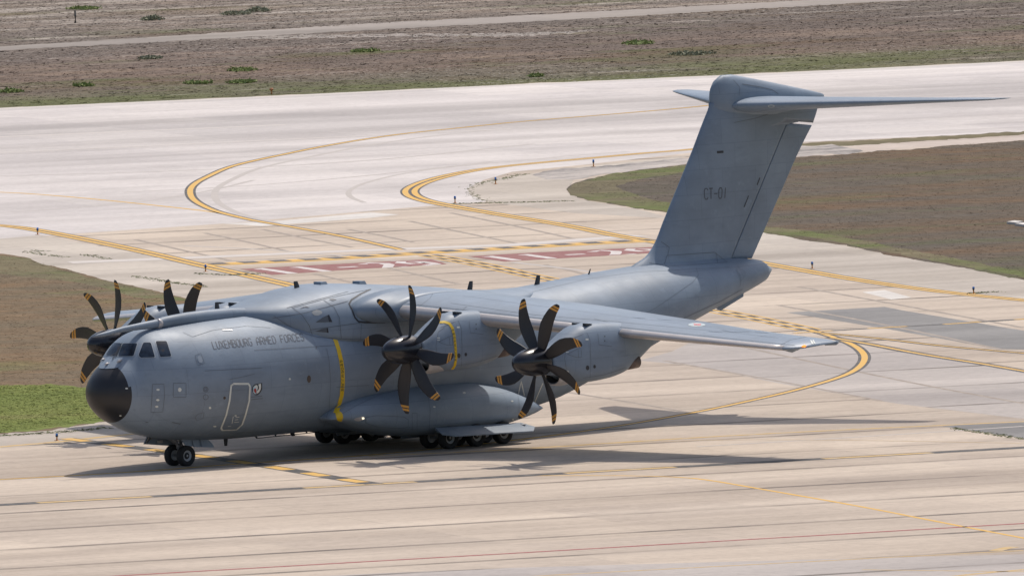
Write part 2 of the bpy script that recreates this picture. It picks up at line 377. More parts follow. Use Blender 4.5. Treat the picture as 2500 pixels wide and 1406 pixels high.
PAL_left = dict(base=[(.30, (.125, .10, .066)), (.45, (.165, .126, .082)), (.6, (.19, .125, .072)), (.75, (.215, .165, .095))], green=(.14, .155, .055), gt=.56)
PAL_green = dict(base=[(.30, (.115, .135, .04)), (.45, (.155, .185, .05)), (.56, (.19, .21, .06)), (.68, (.215, .18, .09))], green=(.15, .195, .05), gt=.52)
PAL_edge = dict(base=[(.30, (.135, .115, .075)), (.5, (.17, .145, .085)), (.7, (.20, .165, .10))], green=(.115, .14, .045), gt=.47)
M_far = scrub('dry_scrub_ground', PAL_far); M_right = scrub('dry_brown_grass_ground', PAL_right); M_left = scrub('dry_left_grass_ground', PAL_left)
M_green = scrub('green_turf_ground', PAL_green); M_edge = scrub('grassy_margin_ground', PAL_edge)
M_road = concrete('dirt_track_dust', (.27, .235, .205), (.34, .295, .26), .3, False, seed=8.0)
M_gravel, _nt, _b = nt_new('dark_gravel'); _p = pos(_nt)
_nt.links.new(ramp(_nt, noise(_nt, mapv(_nt, _p, (.09, .22, 1), (0, 0, -TW)), 1.0, 8, .8), [(.38, (.52, .46, .41)), (.50, (.36, .32, .29)), (.60, (.13, .12, .115))]), _b.inputs['Base Color']); _b.inputs['Roughness'].default_value = .95
def worn(name, col, under, amt=.5):
    m, nt, b = nt_new(name); p = pos(nt); n = noise(nt, p, 1.4, 7, .75)
    c = mix(nt, col, under, ramp(nt, n, [(.45, g(0)), (.7, g(amt))])); nt.links.new(c, b.inputs['Base Color']); b.inputs['Roughness'].default_value = .8; return m
M_my = worn('road_paint_yellow', (.66, .38, .07), (.50, .38, .22), .55)
M_myf = worn('faded_road_paint_yellow', (.52, .345, .13), (.50, .42, .33), .8)
M_mk = worn('road_paint_black', (.05, .048, .048), (.26, .23, .20), .6)
M_mw = worn('road_paint_white', (.55, .50, .455), (.52, .46, .42), .7)
M_mr = worn('road_paint_sign_red', (.235, .075, .07), (.34, .22, .18), .7)
M_mrl = worn('road_paint_thin_red', (.30, .07, .07), (.4, .25, .2), .6)

# ------------------------------------------------------------------ ground sheets
ZK = 0.12          # sheets lie a fraction of a millimetre to a few millimetres above one another
def ground_poly(name, pts, mat, z, kind='structure', sub=True):
    z = z * ZK
    P = [G(u, v) for u, v in pts]
    tri = tessellate_polygon([P]); return tag(mesh(name, [(p.x, p.y, z) for p in P], tri, mat, None, False), kind=kind)
def rough_edge(pts, amp, step=9, closed=True):
    """jagged natural outline: jitter in metres on the ground is a few px here"""
    D = dens(pts, step, closed); n = len(D); ph = rng.normal(0, 1, n)
    ph = np.convolve(np.r_[ph, ph], [.25, .5, .25], 'same')[:n]
    return [(p[0] + rng.normal(0, 2.5), p[1] + ph[i] * amp) for i, p in enumerate(D)]
S = 5200
mesh('ground', [(-S, -S, 0), (S, -S, 0), (S, S, 0), (-S, S, 0)], [(0, 1, 2, 3)], M_far, None, False); tag(bpy.data.objects['ground'], kind='structure')
e1 = rough_edge([(-900, 307), (0, 264), (700, 233), (1250, 207), (1900, 178), (2500, 149), (3600, 98)], 1.3, 22, False)
ground_poly('taxiway', e1 + [(4600, 1600), (3200, 2600), (-900, 2600), (-1800, 1500)], M_conc, .004)
ground_poly('runway', [(p[0], p[1] + 1) for p in e1] + [(3600, 262), (2500, 323), (1965, 347), (1700, 372), (1450, 400), (1250, 420), (1180, 440), (1150, 462), (1165, 478), (1200, 492), (1130, 497), (1000, 507), (560, 545), (0, 583), (-900, 640)], M_rwy, .010)
ground_poly('taxiway_shoulder', [(1190, 493), (1150, 478), (1140, 462), (1165, 447), (1210, 436), (1300, 424), (1460, 403), (1700, 378), (1400, 440), (1385, 470), (1420, 488), (1560, 512), (1650, 535), (1400, 520)], M_should, .016)
ground_poly('taxiway_shoulder', [(-400, 590), (0, 583), (100, 574), (330, 618), (500, 655), (730, 706), (900, 740), (500, 760), (300, 700), (-400, 640)], M_should, .016)
ground_poly('taxiway_shoulder', [(1850, 565), (1960, 580), (2200, 628), (2500, 677), (3200, 790), (3200, 845), (2500, 735), (2100, 684), (1830, 636)], M_should, .016)
ground_poly('taxiway_shoulder', [(-500, 1090), (0, 1060), (265, 1028), (420, 1040), (350, 1060), (150, 1080), (0, 1093), (-500, 1130)], M_should, .016)
ground_poly('apron', [(1560, 880), (1640, 858), (1760, 800), (2020, 832), (2500, 905), (3400, 1040), (3400, 1080), (2500, 1022), (2190, 985), (1900, 935), (1700, 893)], M_pink, .018)
ground_poly('apron', [(-300, 1450), (300, 1425), (1250, 1385), (1900, 1367), (2500, 1352), (3300, 1330), (3300, 1500), (1600, 1560), (-300, 1660)], M_pink, .018)
ground_poly('asphalt_patch', [(1920, 763), (2160, 749), (2200, 757), (2505, 808), (2900, 880), (2900, 908), (2500, 853), (2440, 852), (2150, 800)], M_patchg, .022)
ground_poly('asphalt_patch', [(2300, 1040), (2505, 1027), (3000, 1000), (3000, 1110), (2500, 1070)], M_patchg, .022)
ground_poly('concrete_repair', [(540, 546), (660, 541), (905, 519), (975, 524), (905, 532), (640, 552)], M_pale, .020)
ground_poly('concrete_repair', [(2105, 713), (2160, 708), (2225, 726), (2175, 731)], M_pale, .020)
# grass islands
L_isl = rough_edge([(-900, 560), (-300, 590), (0, 620), (60, 628), (110, 646), (180, 662), (250, 683), (330, 700), (430, 722), (620, 780), (760, 850), (640, 950), (420, 1000), (265, 1028), (100, 1052), (0, 1060), (-700, 1100)], 1.4)
ground_poly('grass_verge', L_isl, M_left, .028)
ground_poly('grass_verge', rough_edge([(-900, 560), (0, 622), (70, 632), (150, 662), (330, 702), (470, 735), (330, 725), (200, 690), (100, 680), (0, 668), (-900, 600)], 1.2), M_edge, .034)
ground_poly('grass_verge', rough_edge([(-700, 950), (0, 940), (120, 938), (240, 948), (420, 985), (300, 1015), (262, 1026), (100, 1050), (0, 1058), (-700, 1090)], 2.0), M_green, .034)
R_isl = rough_edge([(1386, 462), (1400, 447), (1470, 430), (1560, 415), (1680, 402), (1960, 383), (2200, 366), (2500, 342), (3600, 270), (4200, 900), (3200, 812), (2500, 683), (2350, 654), (2200, 628), (2060, 598), (1980, 590), (1870, 568), (1700, 532), (1560, 510), (1430, 488), (1395, 476)], 1.3)
ground_poly('grass_verge', R_isl, M_right, .028)
ground_poly('grass_verge', rough_edge([(1386, 462), (1410, 445), (1500, 424), (1670, 404), (1690, 418), (1560, 436), (1500, 455), (1560, 480), (1700, 512), (1720, 530), (1560, 508), (1430, 488), (1395, 476)], 1.5), M_edge, .034)
ground_poly('grass_verge', rough_edge([(1850, 566), (1960, 576), (2080, 598), (2240, 630), (2500, 676), (2900, 752), (2900, 745), (2500, 664), (2250, 615), (2080, 582), (1960, 562), (1860, 552)], 1.5), M_edge, .034)
ground_poly('grass_verge', rough_edge([(1940, 352), (2100, 343), (2300, 333), (2500, 321), (3300, 270), (3300, 277), (2500, 329), (2200, 349), (2060, 357), (1940, 363)], 1.2), M_edge, .034)
ground_poly('sandy_strip', rough_edge([(1940, 362), (2060, 356), (2200, 348), (2500, 329), (3300, 278), (3300, 286), (2500, 343), (2200, 364), (2080, 374), (1940, 384)], 1.0), concrete('bare_sand', (.44, .36, .30), (.52, .44, .38), .3, False, seed=9.0), .031)
ground_poly('gravel_strip', rough_edge([(1300, 428), (1360, 413), (1440, 408), (1560, 398), (1700, 385), (1700, 398), (1560, 414), (1450, 430), (1390, 440), (1340, 440)], 1.6), M_gravel, .040)
ground_poly('gravel_strip', rough_edge([(1940, 358), (2030, 352), (2105, 369), (2070, 377), (1950, 381), (1930, 372)], 1.4), M_gravel, .040)
# dirt track
ground_poly('dirt_track', rough_edge([(-900, 175), (0, 114), (300, 96), (600, 77), (900, 57), (1250, 40), (1600, 21), (2100, -6), (3300, -70), (3300, -52), (2100, 8), (1600, 37), (1250, 56), (900, 74), (600, 91), (300, 108), (0, 124), (-900, 188)], .9), M_road, .008)
ground_poly('dirt_track', rough_edge([(550, 93), (700, 86), (830, 86), (1000, 83), (1250, 82), (1450, 74), (1300, 90), (1000, 89), (830, 92), (640, 97)], 1.6), M_road, .006)
# ------------------------------------------------------------------ painted markings
def gline(mb, pts, w, z, m=0, dash=None, off=0.0, smooth=2):
    z = z * ZK
    """stripe on the ground; dash = (on, offlen, phase) in metres; off = lateral offset in metres"""
    P = chaikin(pts, smooth, False) if smooth else pts
    Q = [G(*p) for p in dens(P, 10)]; c = [Vector((q.x, q.y, 0)) for q in Q]; L = [0.0]
    for a, b in zip(c[:-1], c[1:]): L.append(L[-1] + (b - a).length)
    def at(s):
        i = max(0, min(len(L) - 2, int(np.searchsorted(L, s) - 1))); t = (s - L[i]) / max(1e-6, L[i + 1] - L[i])
        p = c[i].lerp(c[i + 1], min(max(t, 0), 1)); j0, j1 = max(0, i - 1), min(len(c) - 1, i + 2)
        d = (c[j1] - c[j0]).normalized(); return p, Vector((-d.y, d.x, 0))
    segs = [(0, L[-1])]
    if dash:
        segs = []; s = -dash[2]
        while s < L[-1]:
            a, b = max(0, s), min(L[-1], s + dash[0])
            if b > a: segs.append((a, b))
            s += dash[0] + dash[1]
    for a, b in segs:
        k = max(2, int((b - a) / 1.2)); v = []; f = []
        for i in range(k + 1):
            p, n = at(a + (b - a) * i / k); q = p + n * off
            v += [(q.x - n.x * w / 2, q.y - n.y * w / 2, z), (q.x + n.x * w / 2, q.y + n.y * w / 2, z)]
            if i: f.append((2 * i - 2, 2 * i, 2 * i + 1, 2 * i - 1))
        mb.add(v, f, m)
def marking(name, mats, calls):
    mb = MB()
    for c in calls: gline(mb, *c[0], **c[1])
    return tag(mb.build(name, mats, None, False), kind='structure')
LA = [(1900, 238), (1700, 262), (1500, 279), (1250, 299), (1150, 310), (1050, 320), (950, 331), (800, 355), (675, 381), (600, 397), (550, 411), (510, 430), (480, 445), (464, 460), (464, 476), (474, 490), (500, 505), (530, 517), (565, 526), (620, 539), (700, 552), (800, 570), (850, 580), (925, 597), (980, 610)]
LA2 = [(1048, 623), (1120, 636), (1200, 651), (1335, 682), (1550, 722), (1740, 757), (1850, 778), (1975, 805)]
LA3 = [(1975, 805), (2035, 822), (2085, 842), (2110, 862), (2112, 880), (2095, 900), (2055, 920), (1950, 951), (1800, 985), (1700, 1006), (1500, 1042), (1250, 1076), (900, 1112), (600, 1130), (300, 1154), (0, 1170), (-300, 1186)]
LB = [(1900, 342), (1687, 366), (1550, 376), (1450, 386), (1300, 399), (1180, 412), (1100, 427), (1040, 443), (1008, 457), (998, 468), (1008, 480), (1040, 491), (1085, 500), (1150, 512), (1250, 529), (1400, 553), (1500, 575), (1600, 590), (1830, 637), (1960, 660), (2100, 685), (2300, 713), (2500, 733), (3000, 780)]
LC = [(-500, 545), (-100, 546), (0, 550), (60, 557), (130, 569), (200, 583), (350, 614), (500, 650), (620, 676), (730, 701), (900, 742)]
LD = [(-300, 462), (0, 469), (100, 475), (250, 488), (400, 504), (500, 515), (560, 524)]
marking('taxiway_centreline', [M_my, M_mk], [((LA, .60, .046, 1), {}), ((LA, .32, .050, 0), {}), ((LA2, .85, .046, 1), dict(dash=(1.4, 1.2, 0))), ((LA2, .24, .050, 0), {}), ((LA2, .16, .050, 0), dict(off=.55)), ((LA2, .16, .050, 0), dict(off=-.55)), ((LA3, .58, .046, 1), {}), ((LA3, .29, .050, 0), {}), ((LD, .28, .046, 0), {})])
marking('taxiway_edge_line', [M_my, M_mk], [((LB, 1.05, .046, 1), {}), ((LB, .32, .050, 0), dict(off=.25)), ((LB, .32, .050, 0), dict(off=-.25))])
marking('taxiway_edge_line', [M_my, M_mk], [((LC, 1.05, .054, 1), {}), ((LC, .32, .058, 0), dict(off=.25)), ((LC, .32, .058, 0), dict(off=-.25))])
HL = [(500, 647), (800, 633), (1050, 617), (1250, 606), (1400, 597), (1600, 587)]
marking('holding_position_marking', [M_my, M_mk], [((HL, 2.1, .060, 0), dict(smooth=0)), ((HL, 1.35, .064, 1), dict(smooth=0, dash=(.95, .68, -.4), off=.55)), ((HL, .12, .068, 1), dict(smooth=0, off=-.35))])
marking('runway_side_stripe', [M_mw], [(([(170, 641), (500, 628), (820, 614), (1250, 598), (1560, 575)], 1.7, .044, 0), dict(smooth=0))])
marking('runway_side_stripe', [M_mw], [(([(-300, 389), (0, 373), (700, 341), (1250, 315)], .6, .044, 0), dict(smooth=0)), (([(-300, 352), (0, 335), (700, 305)], .8, .044, 0), dict(smooth=0)), (([(-400, 283), (0, 266), (700, 235), (1250, 209), (1900, 180), (2500, 151), (2900, 133)], 1.6, .044, 0), dict(smooth=0))])
LH = [(-300, 1249), (0, 1232), (450, 1207), (900, 1182), (1500, 1148), (2500, 1092), (2800, 1075)]
LI = [(-200, 1110), (0, 1090), (150, 1078), (250, 1066), (350, 1057)]
LI2 = [(900, 1113), (1250, 1098), (1500, 1080), (1900, 1056), (2500, 1029), (2900, 1010)]
LJ = [(160, 1070), (250, 1082), (400, 1101), (520, 1117), (650, 1137), (750, 1154), (840, 1170), (915, 1181)]
LK = [(1240, 1161), (1500, 1160), (1640, 1163), (1720, 1169), (1850, 1192), (2100, 1235), (2300, 1275), (2500, 1313), (2700, 1350)]
marking('taxiway_guide_line', [M_myf, M_mk], [((LH, .95, .044, 1), dict(smooth=0)), ((LH, .60, .048, 0), dict(smooth=0)), ((LH, 1.0, .052, 1), dict(smooth=0, dash=(6.6, 4.9, -.3)))])
marking('taxiway_guide_line', [M_myf], [((LI, .60, .046, 0), {})])
marking('taxiway_guide_line', [M_myf], [((LI2, .46, .046, 0), {}), (([(1250, 1094), (1700, 1072), (2100, 1074), (2500, 1082)], .12, .046, 0), {})])
marking('dashed_crossing_line', [M_my, M_mk], [((LJ, .85, .054, 1), {}), ((LJ, .60, .058, 0), dict(dash=(2.2, 2.0, 0)))])
marking('stand_lead_in_line', [M_my], [((LK, .22, .046, 0), {})])
marking('stand_boundary_line', [M_mrl], [(([(200, 1410), (1250, 1350), (2500, 1277), (2700, 1265)], .38, .046, 0), dict(smooth=0))])
marking('stand_guide_line', [M_myf], [(([(1200, 1412), (1350, 1403), (1900, 1374), (2500, 1343)], .26, .046, 0), dict(smooth=0)), (([(2105, 1390), (2600, 1396)], .22, .046, 0), dict(smooth=0)), (([(2310, 1408), (2400, 1398), (2520, 1388)], .4, .046, 0), dict(smooth=0)), (([(2430, 1344), (2455, 1337), (2475, 1334)], .55, .050, 0), dict(smooth=0))])
LE_ = [(1940, 813), (2100, 803), (2300, 792), (2500, 779), (2800, 760)]
marking('dashed_taxiway_line', [M_my, M_mk], [((LE_, .55, .054, 1), dict(smooth=0)), ((LE_, .38, .058, 0), dict(smooth=0, dash=(2.0, 1.9, 0)))])
marking('apron_lead_line', [M_my, M_mk], [(([(2000, 812), (2150, 826), (2300, 845), (2500, 862), (2700, 880)], .60, .062, 1), {}), (([(2000, 812), (2150, 826), (2300, 845), (2500, 862), (2700, 880)], .2, .066, 0), {}),
    (([(2030, 824), (2120, 839), (2250, 865), (2400, 888), (2500, 906), (2700, 940)], .70, .062, 1), {}), (([(2030, 824), (2120, 839), (2250, 865), (2400, 888), (2500, 906), (2700, 940)], .25, .066, 0), {})])
M_sw = worn('worn_sign_white', (.60, .56, .53), (.36, .20, .18), .6)
def ground_sign(poly, quad):
    a = ground_poly('runway_sign_marking', poly, M_mr, .052)
    mb = MB()
    for st in strokes('11-29', quad, 1.55): gline(mb, st, .55, .060, 0, smooth=0)
    me = mb.build('sign_number', [M_sw], a, False)
ground_sign([(586, 657), (700, 651), (1052, 633), (1091, 645), (880, 657), (664, 671.5)], [(608, 656), (1010, 637), (1078, 646), (694, 669)])
ground_sign([(1143, 626), (1300, 617), (1602, 603), (1645, 615), (1232, 639)], [(1165, 626), (1570, 606.5), (1636, 615.5), (1240, 637)])
M_scuff = worn('tyre_scuff_rubber', (.43, .385, .35), (.50, .45, .405), .98)
def shift(L, a, b): return [(p[0] + a, p[1] + b) for p in L]
for k, (L, w) in enumerate([(shift(LA[4:20], 60, 7), .5), (shift(LB[1:12], -150, 4), .4), ([(300, 470), (600, 455), (900, 430), (1200, 395)], .5), ([(0, 430), (400, 420), (900, 395), (1300, 352)], .6),
        ([(0, 520), (300, 500), (500, 470), (620, 440)], .4), ([(1700, 1090), (2100, 1066), (2500, 1040)], .4), ([(1250, 640), (1500, 670), (1700, 720)], .5), ([(450, 600), (700, 612), (1000, 640)], .4)]):
    marking('tyre_mark', [M_scuff], [((L, w * .8, .0305 + k * .001, 0), {})])
M_joint = worn('pavement_joint_filler', (.27, .22, .18), (.46, .39, .32), .8)
for k, L in enumerate([[(500, 569), (600, 590), (700, 613)], [(640, 560), (760, 585), (860, 604)], [(850, 560), (930, 575), (1010, 592)], [(1000, 540), (1150, 572), (1260, 594)], [(1100, 520), (1250, 550), (1400, 583)], [(330, 585), (450, 612), (560, 636)], [(765, 668), (860, 690), (900, 700)], [(950, 655), (1050, 678), (1120, 694)], [(1170, 650), (1300, 680)], [(1330, 646), (1430, 670)],
        [(1600, 800), (1850, 855), (2200, 930), (2500, 985)], [(1620, 880), (1900, 930), (2150, 978)], [(1900, 745), (2150, 790), (2440, 852)], [(1950, 700), (2200, 745), (2500, 800)], [(1340, 950), (1560, 985), (1700, 1010)]]):
    marking('pavement_joint', [M_joint], [((L, .28, .0255 + k * .0004, 0), {})])
# weeds growing along the cracked joints
mbw = MB()
for pts in ([(1285, 425), (1220, 438), (1165, 449), (1148, 462), (1150, 474), (1185, 490), (1200, 494)], [(1110, 498), (1200, 496), (1290, 494), (1390, 491)], [(0, 1064), (90, 1058), (200, 1050), (262, 1043)], [(70, 615), (110, 622), (160, 628)], [(205, 622), (235, 626), (265, 633)], [(80, 612), (105, 614)], [(480, 668), (560, 672), (640, 668)], [(330, 674), (420, 690), (500, 700)], [(2370, 717), (2430, 712)], [(2330, 1045), (2500, 1072)]):
    for p in dens(pts, 3.0):
        q = G(*p)
        for _ in range(3):
            a = rng.uniform(0, 6.28); r = rng.uniform(.04, .16); h = rng.uniform(.01, .035); x, y = q.x + rng.normal(0, .15), q.y + rng.normal(0, .25)
            mbw.add([(x - r * math.cos(a), y - r * math.sin(a), .005), (x + r * math.cos(a), y + r * math.sin(a), .005), (x, y + .05, .006 + h)], [(0, 1, 2)])
M_weed = plain('weed_green', (.13, .14, .06), .9)
tag(mbw.build('weeds', [M_weed], None, False), 'thin green weeds growing along the cracks of the pale concrete shoulder', 'weeds', kind='stuff')

# ------------------------------------------------------------------ low vegetation (uncountable)
def inpoly(P, x, y):
    P = np.asarray(P); ins = np.zeros(len(x), bool); j = len(P) - 1
    for i in range(len(P)):
        c = ((P[i, 1] > y) != (P[j, 1] > y)) & (x < (P[j, 0] - P[i, 0]) * (y - P[i, 1]) / (P[j, 1] - P[i, 1] + 1e-12) + P[i, 0]); ins ^= c; j = i
    return ins
def tufts(name, label, cat, polys_px, n, mat, size, zb, blades=4, hole=None, lift=1.0):
    A = [np.array([(q.x, q.y) for q in (G(*p) for p in P)]) for P in polys_px]; xs = []; ys = []
    area = [abs(np.sum(a[:, 0] * np.roll(a[:, 1], 1) - a[:, 1] * np.roll(a[:, 0], 1))) / 2 for a in A]
    for a, ar in zip(A, area):
        k = int(n * ar / sum(area)); mn, mx = a.min(0), a.max(0); got = 0
        while got < k:
            x = rng.uniform(mn[0], mx[0], k * 3); y = rng.uniform(mn[1], mx[1], k * 3); s = inpoly(a, x, y)
            xs.append(x[s][:k - got]); ys.append(y[s][:k - got]); got += len(xs[-1])
    x = np.concatenate(xs); y = np.concatenate(ys)
    if hole is not None:
        hp = np.array([(q.x, q.y) for q in (G(*p) for p in hole)]); k = ~inpoly(hp, x, y); x, y = x[k], y[k]
    k = len(x); clump = rng.gamma(2.0, .5, k); sz = size * np.clip(clump, .25, 2.6); V = np.zeros((k, blades, 3, 3)); tint = np.zeros((k, blades, 3))
    t0 = rng.uniform(0, 1, k)
    for b in range(blades):
        a = rng.uniform(0, 2 * np.pi, k); r = sz * rng.uniform(.25, .6, k); ox, oy = rng.normal(0, .5, k) * sz, rng.normal(0, .5, k) * sz
        h = sz * rng.uniform(.06, .30, k) * lift; lean = rng.normal(0, .75, (k, 2)) * sz[:, None]
        V[:, b, 0] = np.c_[x + ox - r * np.cos(a), y + oy - r * np.sin(a), np.full(k, zb)]
        V[:, b, 1] = np.c_[x + ox + r * np.cos(a), y + oy + r * np.sin(a), np.full(k, zb)]
        V[:, b, 2] = np.c_[x + ox + lean[:, 0], y + oy + lean[:, 1], zb + h]
        tint[:, b, :] = np.clip(t0 * .6 + rng.uniform(0, .4, k), 0, 1)[:, None]
    V = V.reshape(-1, 3); me = bpy.data.meshes.new(name); nf = len(V) // 3
    me.vertices.add(len(V)); me.vertices.foreach_set('co', V.ravel()); me.loops.add(len(V)); me.loops.foreach_set('vertex_index', np.arange(len(V)))
    me.polygons.add(nf); me.polygons.foreach_set('loop_start', np.arange(nf) * 3); me.polygons.foreach_set('loop_total', np.full(nf, 3))
    me.materials.append(mat); at = me.attributes.new('tint', 'FLOAT', 'POINT'); at.data.foreach_set('value', tint.ravel()); me.update()
    o = bpy.data.objects.new(name, me); link(o); return tag(o, label, cat, kind='stuff')
trk = [(-900, 176), (0, 114), (600, 77), (1250, 40), (2100, -6), (3300, -70), (3300, -50), (2100, 8), (1250, 57), (600, 91), (0, 125), (-900, 189)]
tufts('dry_scrub', 'low dry brown and grey scrub beyond the far edge of the runway', 'scrub', [[(-80, -25), (2580, -25), (2580, 142), (1900, 175), (700, 230), (-80, 265)]], 90000, scrub('dry_scrub_leaves', PAL_far, True), .10, .0, 4, trk, .6)
tufts('dry_grass', 'short dry brown grass on the verge to the right of the tail', 'grass', [[(p[0], p[1]) for p in R_isl if p[0] < 2650] + [(2580, 690)]], 36000, scrub('dry_brown_grass_blades', PAL_right, True), .06, .003, 3, None, .42)
tufts('dry_grass', 'short straw coloured grass on the verge behind the nose', 'grass', [[(-60, 618), (60, 630), (180, 664), (330, 702), (500, 745), (620, 800), (560, 930), (240, 945), (-60, 938)]], 22000, scrub('dry_left_grass_blades', PAL_left, True), .06, .003, 3, None, .42)
tufts('green_grass', 'bright green turf beside the black radome at the left edge', 'grass', [[(-60, 940), (120, 940), (240, 950), (400, 985), (262, 1024), (0, 1056), (-60, 1058)]], 16000, scrub('green_turf_blades', PAL_green, True), .07, .004, 3, None, .45)
M_leaf = plain('bush_leaves_green', (.24, .29, .09), .8); M_leafd = plain('bush_leaves_grey_green', (.24, .245, .16), .85)
def bush(u, v, wpx, h, label, mat, n=900):
    c = G(u, v); s = (c - CAM).length / FPX; w = wpx * s / 2; side = Vector((RT.x, RT.y, 0)).normalized(); dep = Vector((-side.y, side.x, 0)); V = []; F = []
    for i in range(n):
        a = rng.uniform(0, 6.283); r = math.sqrt(rng.uniform(0, 1)); lob = .75 + .25 * math.sin(a * 3 + u) * math.cos(a * 5 + v)
        p = Vector((0, 0, 0)) + side * (w * r * lob * math.cos(a)) + dep * (w * 1.3 * r * lob * math.sin(a))
        bump = .65 + .35 * math.sin(p.x * 3.1 + u) * math.cos(p.y * 2.3); z = .6 * h * max(.05, 1 - r ** 2.2) * bump * rng.uniform(.35, 1.0)
        e = rng.uniform(.03, .075); q = p + Vector((0, 0, z)); k = len(V)
        for _ in range(3): V.append(q + Vector(rng.normal(0, e, 3)) + Vector((0, 0, e)))
        F.append((k, k + 1, k + 2))
    st, sf = tube([(0, 0, 0), (.03, .02, h * .35)], [.04, .02], 6)
    o = bpy.data.objects.new('low_shrub', None); link(o, None, Matrix.Translation((c.x, c.y, 0))); o.empty_display_size = .3
    tag(o, label, 'shrub', 'low green shrubs beyond the runway')
    me = mesh('foliage', [p + Vector((c.x, c.y, 0)) for p in V], F, mat, o, False)
    mesh('stem', [Vector(p) + Vector((c.x, c.y, 0)) for p in st], sf, M_brown, o)
for a in [(205, 211, 62, .26, 'low dark green shrub near the runway edge at the far left of the scrub', M_leaf), (890, 127, 86, .24, 'isolated bright green shrub in the scrub, midway up between track and runway', M_leaf),
          (205, 23, 105, .2, 'flat green shrub just behind the thin fence post', M_leaf), (372, 50, 62, .42, 'grey green shrub to the right of the fence post above the dirt track', M_leafd),
          (575, 36, 110, .38, 'left one of the two grey green shrubs touching each other above the dirt track', M_leafd), (630, 29, 90, .5, 'taller grey shrub with a bare top, right of its twin above the dirt track', M_leafd),
          (1558, 108, 112, .24, 'wide green shrub in the scrub above and left of the tail', M_leaf), (1688, 134, 128, .26, 'long olive shrub in the scrub closest to the tail fin', M_leafd),
          (482, 205, 78, .22, 'dark green shrub left of the small orange marker', M_leaf), (590, 203, 92, .16, 'pale green flat shrub between the dark shrub and the small orange marker', M_leaf),
          (28, 226, 72, .26, 'green shrub cut by the left edge of the picture', M_leaf), (592, 173, 100, .16, 'yellowish green flat shrub amid the reddish scrub', M_leaf),
          (1310, 188, 46, .14, 'small green shrub at the runway edge in the middle', M_leaf), (368, 144, 82, .14, 'flat green shrub just below the dirt track on the left', M_leafd)]: bush(*a)

# ------------------------------------------------------------------ small things on the ground
M_stake = plain('stake_orange_brown', (.62, .30, .10), .7)
def edge_light(u, v, label):
    c = G(u, v); c.z = .002; s = (c - CAM).length / FPX; h = 17.5 * s
    o = bpy.data.objects.new('taxiway_edge_light', None); link(o, None, Matrix.Translation(c)); tag(o, label, 'taxiway light', 'blue taxiway edge lights'); o.empty_display_size = .2
    B = lambda pts, r, n=10: tube([c + Vector(p) for p in pts], r, n)
    mesh('stake', *B([(0, 0, 0), (0, 0, h * .55)], [.035, .03]), M_stake, o)
    mesh('base_plate', *B([(0, 0, .0), (0, 0, .015)], [.12, .11], 14), M_stake, o)
    mesh('lamp_body', *B([(0, 0, h * .5), (0, 0, h * .56), (0, 0, h * .66)], [.03, .058, .055]), M_dark, o)
    mesh('blue_lens', *B([(0, 0, h * .68), (0, 0, h * .85), (0, 0, h * .96), (0, 0, h)], [.055, .06, .045, .015]), M_blue, o)
for a in [(1449, 407, 'blue topped edge light farthest back, just left of the tail fin by the dark gravel'), (1210, 450, 'blue topped edge light inside the curved crack of the pale shoulder'), (1111, 496, 'blue topped edge light beside the tip of the sharp yellow bend'),
          (1983, 656, 'blue topped edge light on the shoulder right of the tail cone'), (2377, 717, 'blue topped edge light on the shoulder near the right edge of the picture'), (502, 663, 'blue topped edge light where the holding line meets the double yellow line'),
          (92, 573, 'blue topped edge light on the double yellow line at the far left'), (139, 1075, 'nearest edge light, on the cracked concrete below the bright green turf')]: edge_light(*a)
c = G(184, 57); P0 = bpy.data.objects.new('fence_post', None); link(P0, None, Matrix.Translation((c.x, c.y, 0))); tag(P0, 'thin weathered wooden post standing alone in the scrub', 'post')
mesh('post_shaft', *tube([(c.x, c.y, 0), (c.x + .01, c.y, .5), (c.x - .01, c.y, .82)], [.075, .07, .06], 8), M_dark, P0); mesh('post_cap', *tube([(c.x - .01, c.y, .82), (c.x - .01, c.y, .85)], [.05, .03], 8), M_dark, P0)
c = G(663, 231); P1 = bpy.data.objects.new('runway_marker', None); link(P1, None, Matrix.Translation((c.x, c.y, 0))); tag(P1, 'small orange marker at the far edge of the runway', 'marker')
mesh('marker_stake', *tube([(c.x, c.y, 0), (c.x, c.y, .2)], [.05, .04], 8), M_stake, P1); mesh('marker_head', *tube([(c.x, c.y, .2), (c.x, c.y, .3), (c.x, c.y, .38)], [.04, .13, .09], 10), plain('marker_orange', (.5, .2, .09), .6), P1)
for k, (pp, lab) in enumerate([([(2458, 547), (2478, 544), (2498, 546), (2480, 549)], 'thin white concrete slab lying in the brown grass at the right edge'), ([(2478, 551), (2500, 549), (2530, 552), (2504, 555)], 'lower of two white slabs in the brown grass at the right edge')]):
    v, f = slab([G(*p) + Vector((0, 0, .004)) for p in pp], (0, 0, .12)); tag(mesh('concrete_slab', v, f, M_pale, None, False), lab, 'slab', 'white slabs in the brown grass')

# ================================================================== THE AIRCRAFT  (x aft from nose, -y port, z up)
AC = bpy.data.objects.new('transport_aircraft', None); link(AC, None, Matrix.Translation((17.0, 0, 0))); AC.empty_display_size = 4
tag(AC, 'large grey four engined military transport aircraft with black nose and T-tail taxiing on the concrete', 'aircraft')
